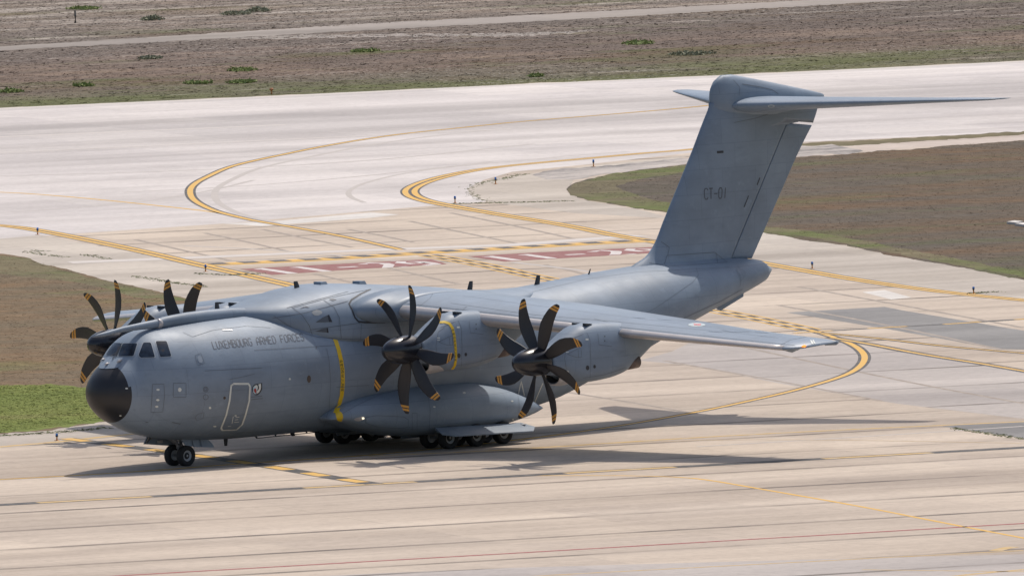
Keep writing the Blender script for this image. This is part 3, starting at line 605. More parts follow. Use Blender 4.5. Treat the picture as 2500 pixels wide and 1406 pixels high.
# ---- fuselage
FS = np.array([ # x, zb, zt, w, zc, n_up, n_lo
 (.36, 3.22, 3.30, .03, 3.26, 2, 2), (.44, 2.88, 3.66, .42, 3.26, 2, 2), (.66, 2.55, 4.02, .80, 3.25, 2, 2), (.96, 2.29, 4.29, 1.07, 3.24, 2, 2),
 (1.34, 2.03, 4.56, 1.31, 3.24, 2, 2), (1.70, 1.87, 4.80, 1.46, 3.25, 2.05, 2), (2.06, 1.71, 5.22, 1.64, 3.27, 2.12, 2.02), (2.40, 1.58, 5.48, 1.80, 3.29, 2.15, 2.05), (2.9, 1.43, 5.70, 2.00, 3.33, 2.1, 2.1),
 (3.9, 1.22, 5.85, 2.33, 3.40, 2.0, 2.15), (5.0, 1.08, 5.93, 2.57, 3.46, 2.0, 2.2), (6.5, .98, 6.00, 2.75, 3.52, 2.05, 2.2), (8.0, .94, 6.04, 2.82, 3.55, 2.05, 2.25), (14, .93, 6.12, 2.82, 3.55, 2.0, 2.3),
 (22, .93, 6.14, 2.82, 3.55, 2.0, 2.35), (24, .98, 6.08, 2.82, 3.58, 2.0, 2.5), (25.5, 1.22, 6.15, 2.80, 3.70, 2.0, 2.6), (28, 1.98, 6.34, 2.70, 4.15, 2.0, 2.7), (31, 2.95, 6.55, 2.46, 4.70, 2.0, 2.7),
 (34, 3.90, 6.67, 2.05, 5.25, 2.0, 2.5), (36.5, 4.62, 6.66, 1.58, 5.60, 2.0, 2.3), (38.5, 5.14, 6.56, 1.08, 5.85, 2.0, 2.1), (39.6, 5.47, 6.40, .70, 5.95, 2.0, 2.0), (40.1, 5.68, 6.22, .42, 5.96, 2, 2), (40.25, 5.85, 6.08, .16, 5.97, 2, 2)])
tq = np.concatenate([np.linspace(0, 1.9, 40), np.linspace(1.95, 6.30, 110)])
ts = np.sqrt(FS[:, 0] - .36); xq = tq ** 2 + .36; xq[-1] = 40.25
cols = [pchip(ts, FS[:, k], np.sqrt(xq - .36)) for k in range(1, 7)]
NF = 96
rings = [sup(cols[2][i], cols[3][i], cols[1][i], cols[0][i], cols[4][i], cols[5][i], NF, xq[i]) for i in range(len(xq))]
fv, ff = loft(rings)
# radome cut: faces ahead of a slightly raked plane
def rad_side(c): return c[0] + (c[2] - 3.2) * .02 < 1.27
allv = np.asarray(fv); cen = [allv[list(f)].mean(0) for f in ff]
F_r = [f for f, c in zip(ff, cen) if rad_side(c)]; F_f = [f for f, c in zip(ff, cen) if not rad_side(c)]
def sub(v, F):
    ids = sorted({i for f in F for i in f}); mp = {a: b for b, a in enumerate(ids)}; return [v[i] for i in ids], [tuple(mp[i] for i in f) for f in F]
fus = mesh('fuselage', *sub(fv, F_f), M_grey, AC); radome = mesh('radome', *sub(fv, F_r), M_black, fus)
T_f = bvh(fv, ff)
# ---- wing-to-fuselage fairing
HS = np.array([(8.1, 6.24, .25, 2.0), (9.0, 6.42, 1.35, 2.2), (10.0, 6.62, 2.1, 2.3), (11.0, 6.81, 2.55, 2.4), (12.0, 6.95, 2.80, 2.5), (13.2, 7.03, 2.93, 2.5), (15, 6.93, 2.97, 2.5), (17.5, 6.72, 2.98, 2.5), (20, 6.48, 2.88, 2.4), (22, 6.24, 2.55, 2.2), (24, 6.13, 1.7, 2.1), (25.5, 6.14, .9, 2.0), (26.6, 6.16, .25, 2.0)])
xh = np.linspace(8.1, 26.6, 74); hc = [pchip(HS[:, 0], HS[:, k], xh) for k in (1, 2, 3)]
zbot = pchip([8.1, 9, 10, 11, 12.2, 14.5, 20, 22, 24, 26.6], [5.9, 5.72, 5.38, 5.02, 4.80, 4.66, 4.66, 5.05, 5.6, 6.0], xh)
hr = []
for i, x in enumerate(xh):
    zb_ = zbot[i]; r = []
    for t in np.linspace(math.pi, 0, 49):
        c_, s_ = math.cos(t), math.sin(t); tap = 1 - .125 * (1 - s_) ** 2; r.append((x, tap * hc[1][i] * math.copysign(abs(c_) ** (2 / hc[2][i]), c_), zb_ + (hc[0][i] - zb_) * abs(s_) ** (2 / hc[2][i])))
    for y in np.linspace(hc[1][i] * .80, -hc[1][i] * .80, 9): r.append((x, y, zb_ + .02))
    hr.append(r)
hv, hf = loft(hr); fair = mesh('wing_root_fairing', hv, hf, M_grey, AC); T_h = bvh(hv, hf)
# ---- wings
def naca(t, m, n=26):
    xs = .5 * (1 - np.cos(np.linspace(0, np.pi, n))); yt = 5 * t * (.2969 * np.sqrt(xs) - .126 * xs - .3516 * xs ** 2 + .2843 * xs ** 3 - .1030 * xs ** 4)
    yc = m * 4 * xs * (1 - xs); up = np.c_[xs[::-1], (yc + yt)[::-1]]; lo = np.c_[xs[1:-1], (yc - yt)[1:-1]]; return np.r_[up, lo]
def wLE(a): return 15.02 + .325 * (a - 6)
def wZ(a): return 5.70 - .0815 * (a - 6) if a > 2.5 else 5.70 + .0815 * 3.5
def wTE(a): return float(np.interp(a, [0, 3, 8, 21.3], [21.3, 21.6, 22.6, 22.48]))
def wsec(a, s, inset=0.0, cut=None):
    le, te, z = wLE(a) + inset, wTE(a), wZ(a); t = float(np.interp(a, [0, 4, 12, 21], [.150, .145, .125, .105])); ch = te - le
    dz = float(np.interp(a, [0, 8, 13, 17, 21.2], [.08, .15, .16, .14, .25]))
    return np.array([(le + p[0] * ch, s * a, z + p[1] * ch + dz * p[0]) for p in naca(t, .014)])
wing_objs = {}; T_w = {}
for s in (-1, 1):
    rs = [wsec(a, s) for a in (0, 1.5, 3, 4.5, 6, 8, 10, 12, 14, 16, 18, 19.5, 20.6)]
    for a, ins, th in ((20.9, .12, .85), (21.1, .42, .62), (21.22, .95, .30)):
        r = wsec(a, s, ins); zc = r[:, 2].mean(); r[:, 2] = zc + (r[:, 2] - zc) * th; r[:, 1] = s * a; rs.append(r)
    v, f = loft(rs); wing_objs[s] = mesh('wing', v, f, M_greyw, AC); T_w[s] = bvh(v, f)
    rs = []
    for a, ins, th in ((2.4, -1.15, 1.07), (2.8, -.85, 1.06), (3.15, -.52, 1.04), (3.5, -.22, 1.02), (3.80, .0, 1.008)):
        r = wsec(a, s, ins); r[:, 0] = np.minimum(r[:, 0], 18.5); zc = wZ(a); r[:, 2] = zc + (r[:, 2] - zc) * th - .05 * abs(ins); rs.append(r)
    v, f = loft(rs); mesh('wing_glove', v, f, M_greyw, wing_objs[s])
    for a0, a1 in ((3.82, 11.75), (13.55, 20.65)):                     # bare metal slats
        st = []
        for a in np.linspace(a0, a1, 14):
            ch = wTE(a) - wLE(a); sec = wsec(a, s); xle = wLE(a); cut = xle + .36 + (a < 12) * .08
            idx = [i for i in range(len(sec)) if sec[i, 0] < cut]; pr = sec[idx]
            fine = []
            t = float(np.interp(a, [0, 4, 12, 21], [.150, .145, .125, .105])); dz = float(np.interp(a, [0, 8, 13, 17, 21.2], [.08, .15, .16, .14, .25]))
            xm = (cut - xle) / ch
            for q, sg in [(k, 1) for k in np.linspace(1, 0, 9)] + [(k, -1) for k in np.linspace(.12, 1, 8)]:
                x_ = xm * (q if sg > 0 else q) ** 2 * (.5 if sg > 0 else 1.0); yt = 5 * t * (.2969 * math.sqrt(x_) - .126 * x_ - .3516 * x_ ** 2 + .2843 * x_ ** 3 - .1030 * x_ ** 4); yc = .014 * 4 * x_ * (1 - x_)
                zz = wZ(a) + (yc + sg * yt) * ch + dz * x_; fine.append((xle + x_ * ch - .016 * (1 - q), s * a, zz + sg * .014 * q + (sg * .0)))
            fine.append((cut - .05, s * a, wZ(a))); st.append(fine)
        v, f = loft(st); mesh('leading_edge_slat', v, f, M_slat, wing_objs[s])
    mb = MB(); v, f = tube([(wTE(21.1) - .55, s * 21.05, wZ(21) + .10), (wTE(21.1) - .05, s * 21.16, wZ(21) + .13), (wTE(21.1) + .08, s * 21.18, wZ(21) + .14)], [.05, .10, .05], 10); mb.add(v, f); mb.build('tip_pod', [M_greyd], wing_objs[s])
    for a, L in ((9.8, 2.4), (16.2, 1.5), (18.9, 1.2)):                # flap track fairings
        x0 = wTE(a) - L * .8; v, f = loft([sup(.16 * k, 0, .20 * k, -.32 * k, 2, 2, 14, x0 + t * L * 1.15) for t, k in ((0, .1), (.2, .75), (.45, 1), (.75, .7), (1, .1))])
        v = v + np.array([0, s * a, wZ(a) - .18]); mesh('flap_track_fairing', v, f, M_grey, wing_objs[s])
# ---- fin, rudder, bullet, tailplane
def fsec(z, le, te, th, n=22, x1=1.0, x0=0.0):
    xs = .5 * (1 - np.cos(np.linspace(0, np.pi, n))); xs = x0 + xs * (x1 - x0); ch = te - le
    yt = 5 * .10 * (.2969 * np.sqrt(xs) - .126 * xs - .3516 * xs ** 2 + .2843 * xs ** 3 - .1030 * xs ** 4) * th / .10
    return [(le + x * ch, y * ch, z) for x, y in zip(xs, yt)] + [(le + x * ch, -y * ch, z) for x, y in zip(xs[::-1][1:-1], yt[::-1][1:-1])]
FZ = [(6.45, 31.6, 38.9), (6.65, 32.0, 39.2), (6.95, 32.75, 39.45), (7.4, 33.25, 39.78), (8.42, 33.9, 40.48), (9.8, 34.78, 41.42), (11.3, 35.73, 42.45), (12.4, 36.38, 43.2), (13.1, 36.82, 43.62)]
hx = lambda z: 37.72 + (z - 6.5) * (41.42 - 37.72) / (12.26 - 6.5)         # rudder hinge line
fr = []
for z, le, te in FZ:
    k = float(np.interp(z, [6.45, 6.95, 7.5], [1.25, 1.05, 1.0])); fr.append(fsec(z, le, te, .096 * k, x1=(hx(z) - le) / (te - le) if 6.6 < z < 12.3 else 1.0))
# body ahead of the hinge, full chord only above the rudder
body = []
for z in np.r_[np.linspace(6.40, 12.30, 34), 12.301, np.linspace(12.45, 13.3, 6)]:
    le = float(pchip([q[0] for q in FZ], [q[1] for q in FZ], [z])[0]); te = float(np.interp(z, [6.41, 12.77], [39.14, 43.49])); x1 = (hx(z) - le) / (te - le) if z < 12.3 else 1.0
    k = float(np.interp(z, [6.4, 6.7, 7.2], [1.5, 1.15, 1.0])); body.append(fsec(z, le, te, .096 * k, x1=x1))
body = [[(x, y, z_ - (.11 * max(0, x - 41.42) * max(0, 1 - (z_ - 12.3) / .5) if z_ > 12.3005 else 0)) for x, y, z_ in r] for r in body]
v, f = loft(body); fin = mesh('tail_fin', v, f, M_grey, AC); T_fin = bvh(v, f)
rud = []
for z in np.linspace(6.52, 12.20, 30):
    le = float(pchip([q[0] for q in FZ], [q[1] for q in FZ], [z])[0]); te = float(np.interp(z, [6.41, 12.77], [39.14, 43.49])); rud.append(fsec(z, le, te, .093, x0=(hx(z) + .045 - le) / (te - le)))
rud = [[(x, y, z_ - .11 * max(0, x - 41.42) * max(0, (z_ - 10.5) / 1.7)) for x, y, z_ in r] for r in rud]
v, f = loft(rud); rudder = mesh('rudder', v, f, M_grey, fin)
bl = []
for x, zt, zb, w in ((36.90, 13.70, 13.20, .04), (37.00, 13.98, 12.95, .17), (37.2, 14.24, 12.75, .27), (37.6, 14.45, 12.6, .36), (38.2, 14.45, 12.5, .42), (39.2, 14.27, 12.45, .46), (40.5, 14.02, 12.5, .46), (41.8, 13.76, 12.7, .40), (43.0, 13.52, 12.95, .25), (43.7, 13.36, 13.08, .10), (43.86, 13.30, 13.2, .03)):
    bl.append(sup(w, (zt + zb) / 2 - .1, zt, zb, 2.1, 2.0, 28, x))
v, f = loft(bl); bullet = mesh('fin_bullet_fairing', v, f, M_grey, AC); T_b = bvh(v, f)
T_tp = {}
for s in (-1, 1):
    rs = []
    for a, le, te, t in ((0, 37.6, 43.0, .125), (.5, 37.95, 43.2, .125), (1.5, 38.7, 43.45, .12), (3, 39.72, 43.8, .115), (5, 41.08, 44.28, .11), (7, 42.42, 44.75, .10), (8.8, 43.65, 45.2, .095), (9.4, 44.12, 45.35, .085), (9.68, 44.6, 45.42, .06)):
        rs.append([(le + p[0] * (te - le), s * a, 13.13 + .012 * a + p[1] * (te - le)) for p in naca(t, -.004)])
    v, f = loft(rs); tp = mesh('tailplane', v, f, M_grey, AC); T_tp[s] = bvh(v, f)
# ---- sponsons
SP = np.array([(11.2, 1.70, 1.58, 2.78), (11.5, 1.92, 1.48, 2.96), (12.2, 2.18, 1.30, 3.24), (13.2, 2.40, 1.00, 3.55), (15, 2.58, .64, 3.85), (16.5, 2.64, .54, 3.97), (19, 2.62, .56, 3.97), (20.6, 2.42, .62, 3.88), (21.9, 2.05, .80, 3.6), (23.0, 1.62, 1.03, 3.2), (23.5, 1.36, 1.2, 2.9)])
xs_ = np.linspace(11.2, 23.5, 50); sc_ = [pchip(SP[:, 0], SP[:, k], xs_) for k in (1, 2, 3)]; T_s = {}; spon = {}
for s in (-1, 1):
    rs = [[(p[0], p[1], p[2]) for p in sup(sc_[2][i] - 2.1, (sc_[0][i] + sc_[1][i]) / 2 - .05, sc_[0][i], sc_[1][i], 2.3, 2.6, 40, x, 2.1 * s)] for i, x in enumerate(xs_)]
    v, f = loft(rs); spon[s] = mesh('landing_gear_sponson', v, f, M_grey, AC); T_s[s] = bvh(v, f)
    q = [(16.15, s * 3.90, .90), (21.25, s * 3.84, .77), (21.55, s * 4.35, .60), (21.1, s * 4.72, .46), (16.5, s * 4.72, .58), (16.0, s * 4.45, .68)]
    v, f = slab(q, (0, 0, .05)); mesh('main_gear_door', v, f, M_greyd, spon[s], False)
    for x in (16.35, 18.7, 21.0): mesh('door_strut', *tube([(x, s * 3.75, .75), (x + .1, s * 4.25, .75)], .035, 8), M_gear, spon[s])
    v, f = slab([(15.9, s * 1.98, 1.0), (21.3, s * 1.98, 1.0), (21.2, s * 1.90, .42), (16.1, s * 1.90, .42)], (0, s * .04, 0)); mesh('gear_shade_plate', v, f, M_greyd, spon[s], False)  # added plates that darken the shaded gap between the main wheels
# ---- wheels
def wheel_parts(r, hw, side, nm='wheel'):
    """returns (tyre verts, faces), (rim ...) about the origin, axle along y; side = outward sign"""
    prof = [(.50, .55), (.62, .80), (.80, .98), (.93, .93), (.985, .72), (1.0, .35), (1.0, -.35), (.985, -.72), (.93, -.93), (.80, -.98), (.62, -.80), (.50, -.55)]
    n = 36; R = [[(r * a * math.cos(t), hw * b, r * a * math.sin(t)) for t in np.linspace(0, 2 * math.pi, n, endpoint=False)] for a, b in prof]
    ty = loft(R, (False, False)); pr = [(.0, .62), (.10, .64), (.14, .50), (.22, .36), (.34, .34), (.42, .46), (.47, .62), (.52, .62), (.53, .40), (.53, -.40), (.50, -.62), (.40, -.45), (.0, -.40)]
    R2 = [[(r * max(a, .002) * math.cos(t), side * hw * b, r * max(a, .002) * math.sin(t)) for t in np.linspace(0, 2 * math.pi, n, endpoint=False)] for a, b in pr]
    return ty, loft(R2)
proto = {}
def add_wheel(x, y, r, hw, side):
    key = (r, side)
    if key not in proto:
        o = bpy.data.objects.new('wheel', None); link(o, AC, Matrix.Translation((x, y, r - .012))); o.empty_display_size = .3
        ty, rim = wheel_parts(r, hw, side); w = Matrix.Translation((x, y, r - .012))
        a = mesh('tyre', *ty, M_tyre, o, True, w); mesh('rim', *rim, M_rim, o, True, w)
        mesh('hub_cap', *tube([(0, side * hw * .3, 0), (0, side * hw * .50, 0), (0, side * hw * .60, 0)], [r * .33, r * .30, r * .10], 20), M_dark, o, True, w); proto[key] = o; return o
    src = proto[key]; o = src.copy(); sc.collection.objects.link(o); o.parent = AC; o.location = (x - 17.0, y, r - .012)
    for ch in list(src.children):
        c2 = ch.copy(); sc.collection.objects.link(c2); c2.parent = o
    return o
for s in (-1, 1): add_wheel(5.15, s * .37, .435, .155, s)
for s in (-1, 1):
    for x in (17.1, 18.69, 20.28):
        add_wheel(x, s * 3.70, .475, .19, s); add_wheel(x, s * 2.60, .475, .19, -s)
        mb = MB(); mb.add(*tube([(x, s * 2.6, .46), (x, s * 3.7, .46)], .07, 10)); mb.add(*tube([(x, s * 3.15, .46), (x - .35, s * 3.1, 1.2)], [.12, .15], 12)); mb.add(*tube([(x, s * 3.15, .50), (x + .5, s * 3.1, 1.0)], .06, 8)); mb.build('main_gear_leg', [M_gear], AC)
mb = MB(); mb.add(*tube([(5.15, 0, .43), (5.12, 0, .75)], .075, 14)); mb.add(*tube([(5.12, 0, .72), (5.08, 0, 1.35)], .115, 14)); mb.add(*tube([(5.15, -.36, .43), (5.15, .36, .43)], .06, 10))
mb.add(*tube([(5.12, -.08, .85), (4.3, -.12, 1.35)], .045, 8)); mb.add(*tube([(5.12, .08, .85), (4.3, .12, 1.35)], .045, 8)); mb.add(*tube([(5.25, 0, .5), (5.42, 0, .72), (5.22, 0, .95)], .035, 8)); mb.add(*box((5.0, 0, .98), (.1, .34, .1)))
mb.build('nose_gear_leg', [M_gear], AC)
v, f = slab([(3.75, .44, 1.28), (5.8, .44, 1.2), (5.8, .52, .78), (5.2, .52, .80), (3.62, .52, .98)], (0, .04, 0)); d0 = mesh('nose_gear_door', v, f, M_greyd, AC, False)
mesh('door_hinge', *tube([(3.8, .40, 1.28), (3.7, .48, 1.0), (4.0, .42, 1.25)], .03, 6), M_gear, d0); mesh('door_plate', *box((4.45, .43, 1.02), (.3, .03, .12)), M_gear, d0, False)
dr = [(4.72, 1.22), (6.10, 1.12), (6.28, 1.02), (6.45, .86), (6.55, .68), (5.6, .76), (4.95, .88)]
v, f = slab([(x, -.46 - (1.2 - z) * .25, z) for x, z in dr], (0, -.04, 0)); d1 = mesh('nose_gear_door', v, f, M_grey, AC, False)
for x in (5.35, 5.8): mesh('door_rib', *box((x, -.62, .93), (.05, .03, .34), Matrix.Rotation(-.25, 3, 'X')), M_greyd, d1, False)
# ---- propellers and nacelles
def blade_mesh(sg):
    rr = np.array([.42, .55, .75, 1.0, 1.3, 1.6, 1.9, 2.15, 2.30, 2.33, 2.42, 2.46, 2.55, 2.60, 2.665]); st = []
    for r in rr:
        k = r / 2.665; ch = float(np.interp(k, [.15, .28, .45, .62, .78, .90, .97, 1.0], [.26, .44, .57, .58, .50, .40, .29, .15])); tw = math.radians(float(np.interp(k, [.15, .4, .7, 1], [40, 24, 14, 9])))
        sw = float(np.interp(k, [.15, .45, .65, .85, 1.0], [0, -.09, -.12, .0, .20])); th = float(np.interp(k, [.15, .3, 1], [.16, .06, .018]))
        q = []
        for t in np.linspace(0, 2 * math.pi, 16, endpoint=False):
            a = .5 * ch * math.cos(t); b = .5 * th * math.sin(t)
            tang = sw + a * math.cos(tw) - b * math.sin(tw); ax = a * math.sin(tw) + b * math.cos(tw); q.append((ax, tang * sg, r))
        st.append(q)
    # dense restack so the painted bands have clean edges
    v, f = loft(st); n = 16; fm = []
    for i in range(len(st) - 1):
        mid = (rr[i] + rr[i + 1]) / 2; fm += [1 if (2.30 < mid < 2.43 and mid > 2.33) or (2.46 < mid < 2.55) else 0] * n
    fm += [0, 0]; return v, f, fm
SPIN = [(-1.42, .01), (-1.405, .09), (-1.36, .19), (-1.25, .31), (-1.08, .415), (-.85, .50), (-.55, .562), (-.2, .592), (.05, .60), (.18, .595), (.30, .55)]
def ring_x(d, r, n=40, cy=0, cz=0, ry=None): return [(d, cy + (ry or r) * math.cos(t), cz + r * math.sin(t)) for t in np.linspace(0, 2 * math.pi, n, endpoint=False)]
NAC = np.array([(.34, .50, -.50, .52, 2.0), (.55, .58, -.60, .60, 2.05), (.9, .76, -.66, .74, 2.2), (1.3, .98, -.86, .84, 2.4), (1.7, 1.19, -.98, .88, 2.6), (2.1, 1.34, -1.02, .90, 2.8), (2.8, 1.42, -1.0, .90, 3.0), (3.6, 1.40, -.93, .90, 3.0), (4.2, 1.36, -.82, .88, 3.0), (4.8, 1.30, -.62, .82, 2.8), (5.4, 1.2, -.30, .66, 2.6), (6.0, 1.1, .02, .46, 2.4), (6.5, 1.0, .30, .28, 2.2), (6.9, .9, .6, .10, 2.0)])
T_n = {}; prop_proto = {}
def engine(hub, sg, a0, top_dz, stripe):
    W = Matrix.Translation(hub); xs2 = np.linspace(.34, 6.9, 60); cc = [pchip(NAC[:, 0], NAC[:, k], xs2) for k in (1, 2, 3, 4)]
    rs = [sup(cc[2][i], (cc[0][i] * .2 + cc[1][i] * .5), cc[0][i] + (top_dz if x > 1.3 else top_dz * max(0, (x - .5) / .8)), cc[1][i], cc[3][i], cc[3][i], 48, x) for i, x in enumerate(xs2)]
    v, f = loft(rs); o = mesh('engine_nacelle', v, f, M_grey, AC, True, W); T_n[tuple(hub)] = bvh(np.asarray(v) + np.array(hub), f)
    # chin intake under the propeller
    it = loft([ring_x(.80, .27, 28, 0, -.70, .38), ring_x(.76, .315, 28, 0, -.70, .43), ring_x(.80, .345, 28, 0, -.70, .46), ring_x(1.1, .38, 28, 0, -.70, .52), ring_x(2.0, .34, 28, 0, -.66, .6)], (False, False)); mesh('air_intake', *it, M_slat, o, True, W)
    it = loft([ring_x(.80, .27, 28, 0, -.70, .38), ring_x(1.3, .22, 28, 0, -.68, .33)], (False, True)); mesh('intake_duct', *it, M_dark, o, True, W)
    for s in (-1, 1):
        ex = loft([ring_x(4.3, .27, 22, s * .50, -.38, .24), ring_x(4.85, .27, 22, s * .60, -.34, .24), ring_x(5.12, .26, 22, s * .64, -.32, .23), ring_x(5.10, .21, 22, s * .64, -.32, .18), ring_x(4.7, .19, 22, s * .6, -.34, .16)], (True, True)); mesh('exhaust_nozzle', *ex, M_brown, o, True, W)
    sc2 = MB()
    for yy in (-.42, .22): sc2 = MB(); sc2.add([(2.30, yy - .10, 1.34 + top_dz), (2.30, yy + .10, 1.34 + top_dz), (2.30, yy + .10, 1.44 + top_dz), (2.30, yy - .10, 1.44 + top_dz), (2.75, yy - .04, 1.39 + top_dz), (2.75, yy + .04, 1.39 + top_dz)], [(0, 1, 2, 3), (0, 3, 4), (1, 5, 2), (3, 2, 5, 4), (0, 4, 5, 1)]); sc2.build('cooling_scoop', [M_seal], o, False, W)
    p = bpy.data.objects.new('propeller', None); link(p, AC, W); p.empty_display_size = .5
    if 'spin' not in prop_proto:
        sp = mesh('spinner', *loft([ring_x(d, r) for d, r in SPIN]), M_spin, p, True, W); prop_proto['spin'] = sp.data
    else:
        sp = bpy.data.objects.new('spinner', prop_proto['spin']); link(sp, p, W)
    for k in range(8):
        ang = math.radians(a0 + 45 * k)                 # angle from the port direction, up is 90
        # local blade points to +z; rotate about x so that it points to (-cos, sin)
        Rm = Matrix.Rotation(math.pi / 2 - ang, 4, 'X')
        if sg not in prop_proto:
            v, f, fm = blade_mesh(sg); b = mesh('blade', v, f, [M_blade, M_orange], p, True, W @ Rm, fm); prop_proto[sg] = b.data
        else:
            b = bpy.data.objects.new('blade', prop_proto[sg]); link(b, p, W @ Rm)
    return o
HI, HO = (11.95, -6.72, 4.57), (13.53, -12.75, 4.16)
nI = engine(HI, 1, 82, .0, True); nO = engine(HO, -1, 67, .0, False)
engine((11.95, 6.72, 4.57), -1, 70, .0, False); engine((13.53, 12.75, 4.16), 1, 81, .0, False)
# ---- refuelling probe
py = -.35
pp = [onY(226, 822, py), onY(240, 818.5, py), onY(258, 815, py), onY(300, 804, py), onY(345, 796, py), onY(385, 790, py), onY(400, 787, py), onY(450, 779, py), onY(500, 773, py), onY(560, 768, py), onY(640, 765, py), onY(700, 757, py)]
v, f = tube(pp, [.02, .06, .085, .115, .15, .19, .24, .27, .28, .28, .24, .08], 16); probe = mesh('refuelling_probe', v, f, M_grey, AC)
pts = [pp[6] + Vector((.02, 0, -.05)), pp[7], pp[9], pp[11], Vector((11.0, py, 6.1)), Vector((7, py, 5.9)), Vector((5.1, py, 5.8)), pp[6] + Vector((.35, 0, -.62)), pp[6] + Vector((.05, 0, -.35))]
rr = []
for p, q in ((pp[6], pp[6] + Vector((.25, 0, -.55))), (pp[6] + Vector((.3, 0, 0)), pp[6] + Vector((.55, 0, -.75))), (pp[7], pp[7] + Vector((0, 0, -.8))), (pp[8], pp[8] + Vector((0, 0, -.7))), (pp[9], pp[9] + Vector((0, 0, -.6))), (pp[10], pp[10] + Vector((0, 0, -.5)))):
    rr.append([(p.x, p.y - .12, p.z), (p.x, p.y + .12, p.z), (q.x, p.y + .26, q.z), (q.x, p.y - .26, q.z)])
mesh('probe_pylon', *loft(rr), M_grey, probe, False)
v, f = tube([pp[5] + Vector((-.08, 0, .01)), pp[5] + Vector((.12, 0, -.01))], .215, 18); mesh('probe_collar', v, f, M_slat, probe)
# ---- antennas, boxes, strakes
def blade_ant(x, y, z0, h, c=.26, lean=.10, parent=AC, mat=M_seal, name='blade_antenna', dn=1):
    R = []
    for t, k in ((-.1, 1.0), (.5, .85), (.95, .68), (1.0, .60)):
        R.append([(x + lean * t + c * k * (a - .5), y + b * .035 * k, z0 + dn * h * t) for a, b in ((0, 0), (.25, 1), (.6, .9), (1, 0), (.6, -.9), (.25, -1))])
    mesh(name, *loft(R), mat, parent, False)
blade_ant(7.46, -.05, 6.27, .36, .30, -.02); blade_ant(12.02, -.15, 6.80, .42, .36, -.12, fair); blade_ant(22.2, 0, 6.2, .38, .33); blade_ant(26.2, 0, 6.2, .38, .33); blade_ant(29.3, 0, 6.42, .24, .10, .12); blade_ant(7.8, 0, 1.0, .36, .26, 0, AC, M_seal, 'blade_antenna', -1)
blade_ant(9.5, 0, .96, .14, .14, .1, AC, M_seal, 'belly_antenna_post', -1); blade_ant(10.6, 0, .96, .12, .12, .1, AC, M_seal, 'belly_antenna_post', -1); blade_ant(11.6, 0, .96, .18, .3, .1, AC, M_seal, 'belly_antenna_post', -1); blade_ant(12.4, 0, .96, .12, .12, .1, AC, M_seal, 'belly_antenna_post', -1)
mesh('belly_antenna_wire', *tube([(9.6, 0, .83), (13.2, 0, .85)], .018, 6), M_seal, AC)
for x, y, z in ((13.2, -.3, 6.93), (15.45, -.3, 6.82)):
    v, f = slab([(x - .25, y - .28, z - .03), (x + .22, y - .28, z - .03), (x + .16, y - .18, z + .2), (x - .17, y - .18, z + .2)], (0, .42, 0)); mesh('roof_box', v, f, M_greyd, fair, False)
pl = [onY(u, v_, -.95) for u, v_ in ((1748, 752), (1800, 724), (1816, 708), (1815, 724), (1760, 758))]
mesh('tail_strake', *slab(pl, (0, .05, 0)), M_greyd, fus, False)
mesh('tail_strake', *slab([Vector((p.x, -p.y, p.z)) for p in pl], (0, -.05, 0)), M_greyd, fus, False)
# ---- decals on the skin
TF = [T_f, T_h, T_s[-1]]; TALL = TF + [T_w[-1]] + [T_n[HI], T_n[HO]]
# windows
def rpoly(P, r=2.2):
    o = []
    for i, p in enumerate(P):
        for q, k in ((P[i - 1], 0), (P[(i + 1) % len(P)], 1)):
            L = math.hypot(q[0] - p[0], q[1] - p[1]); t = min(.45, r / L); o.append((p[0] + (q[0] - p[0]) * t, p[1] + (q[1] - p[1]) * t))
    return o
M_fr = plain('window_frame_grey', (.30, .34, .38), .5)
wins = [[(277, 837), (297, 838), (283.5, 868.5), (259, 867)], [(300.5, 838.5), (335.5, 838.5), (326, 869), (288.5, 870)], [(350, 836.5), (368, 836.5), (378, 872), (343, 873), (338.5, 867)], [(380, 833), (406.5, 833), (418, 869.5), (391, 871.5)]]
for w in wins:
    cx, cy = sum(p[0] for p in w) / len(w), sum(p[1] for p in w) / len(w); big = [(cx + (p[0] - cx) * 1.14, cy + (p[1] - cy) * 1.10) for p in w]
    b1 = MB(); blob(b1, [T_f], rpoly(big, 3), .010, 4, step=3); fo = b1.build('window_frame', [M_fr], fus)
    b2 = MB(); blob(b2, [T_f], rpoly(w), .020, 4, step=3); b2.build('window_pane', [M_glass], fus)
each('wiper', [M_seal], fus, [lambda m, q=q: ribbon(m, [T_f], q, .05, .05) for q in ([(299, 839), (284, 872)], [(297, 846), (275, 879)], [(290, 858), (270, 872)])])
b1 = MB(); blob(b1, [T_f], chaikin([(254, 888), (284, 884), (297, 888), (290, 898), (266, 901), (240, 900), (246, 893)], 1), .02, 4, step=3); b1.build('nose_plate', [M_grey], fus)
for u, v_ in ((262, 891), (292, 884), (252, 881)):
    h = hit([T_f], u, v_); b1 = MB(); b1.add(*tube([h[0] + Vector((-.15, 0, .02)), h[0] + Vector((-.02, 0, .06)), h[0] + Vector((.15, 0, .08))], [.02, .055, .02], 10)); b1.build('nose_sensor', [M_slat], fus)
# crew door
door = [(564, 941), (570, 936.5), (606, 936.5), (610, 943), (608, 978), (600, 1009), (591, 1035.5), (577, 1048), (543, 1049.5), (539.5, 1044), (552, 1012.5), (560, 978)]
b1 = MB(); blob(b1, [T_f], door, .006, 6, step=4); dro = b1.build('crew_door', [M_greyd], fus)
b1 = MB(); ribbon(b1, [T_f], door, .085, .016, True, 4); b1.build('door_outline', [M_white], fus)
mb = MB()
for a in ([(569, 1016), (566, 1033)], [(575, 1018), (584, 1017)], [(573, 1024), (581, 1023)], [(571, 1030), (583, 1029)], [(556, 1040), (563, 1039)]): ribbon(mb, [T_f], a, .03, .014, step=3)
mb.build('door_stencil', [M_white], fus)
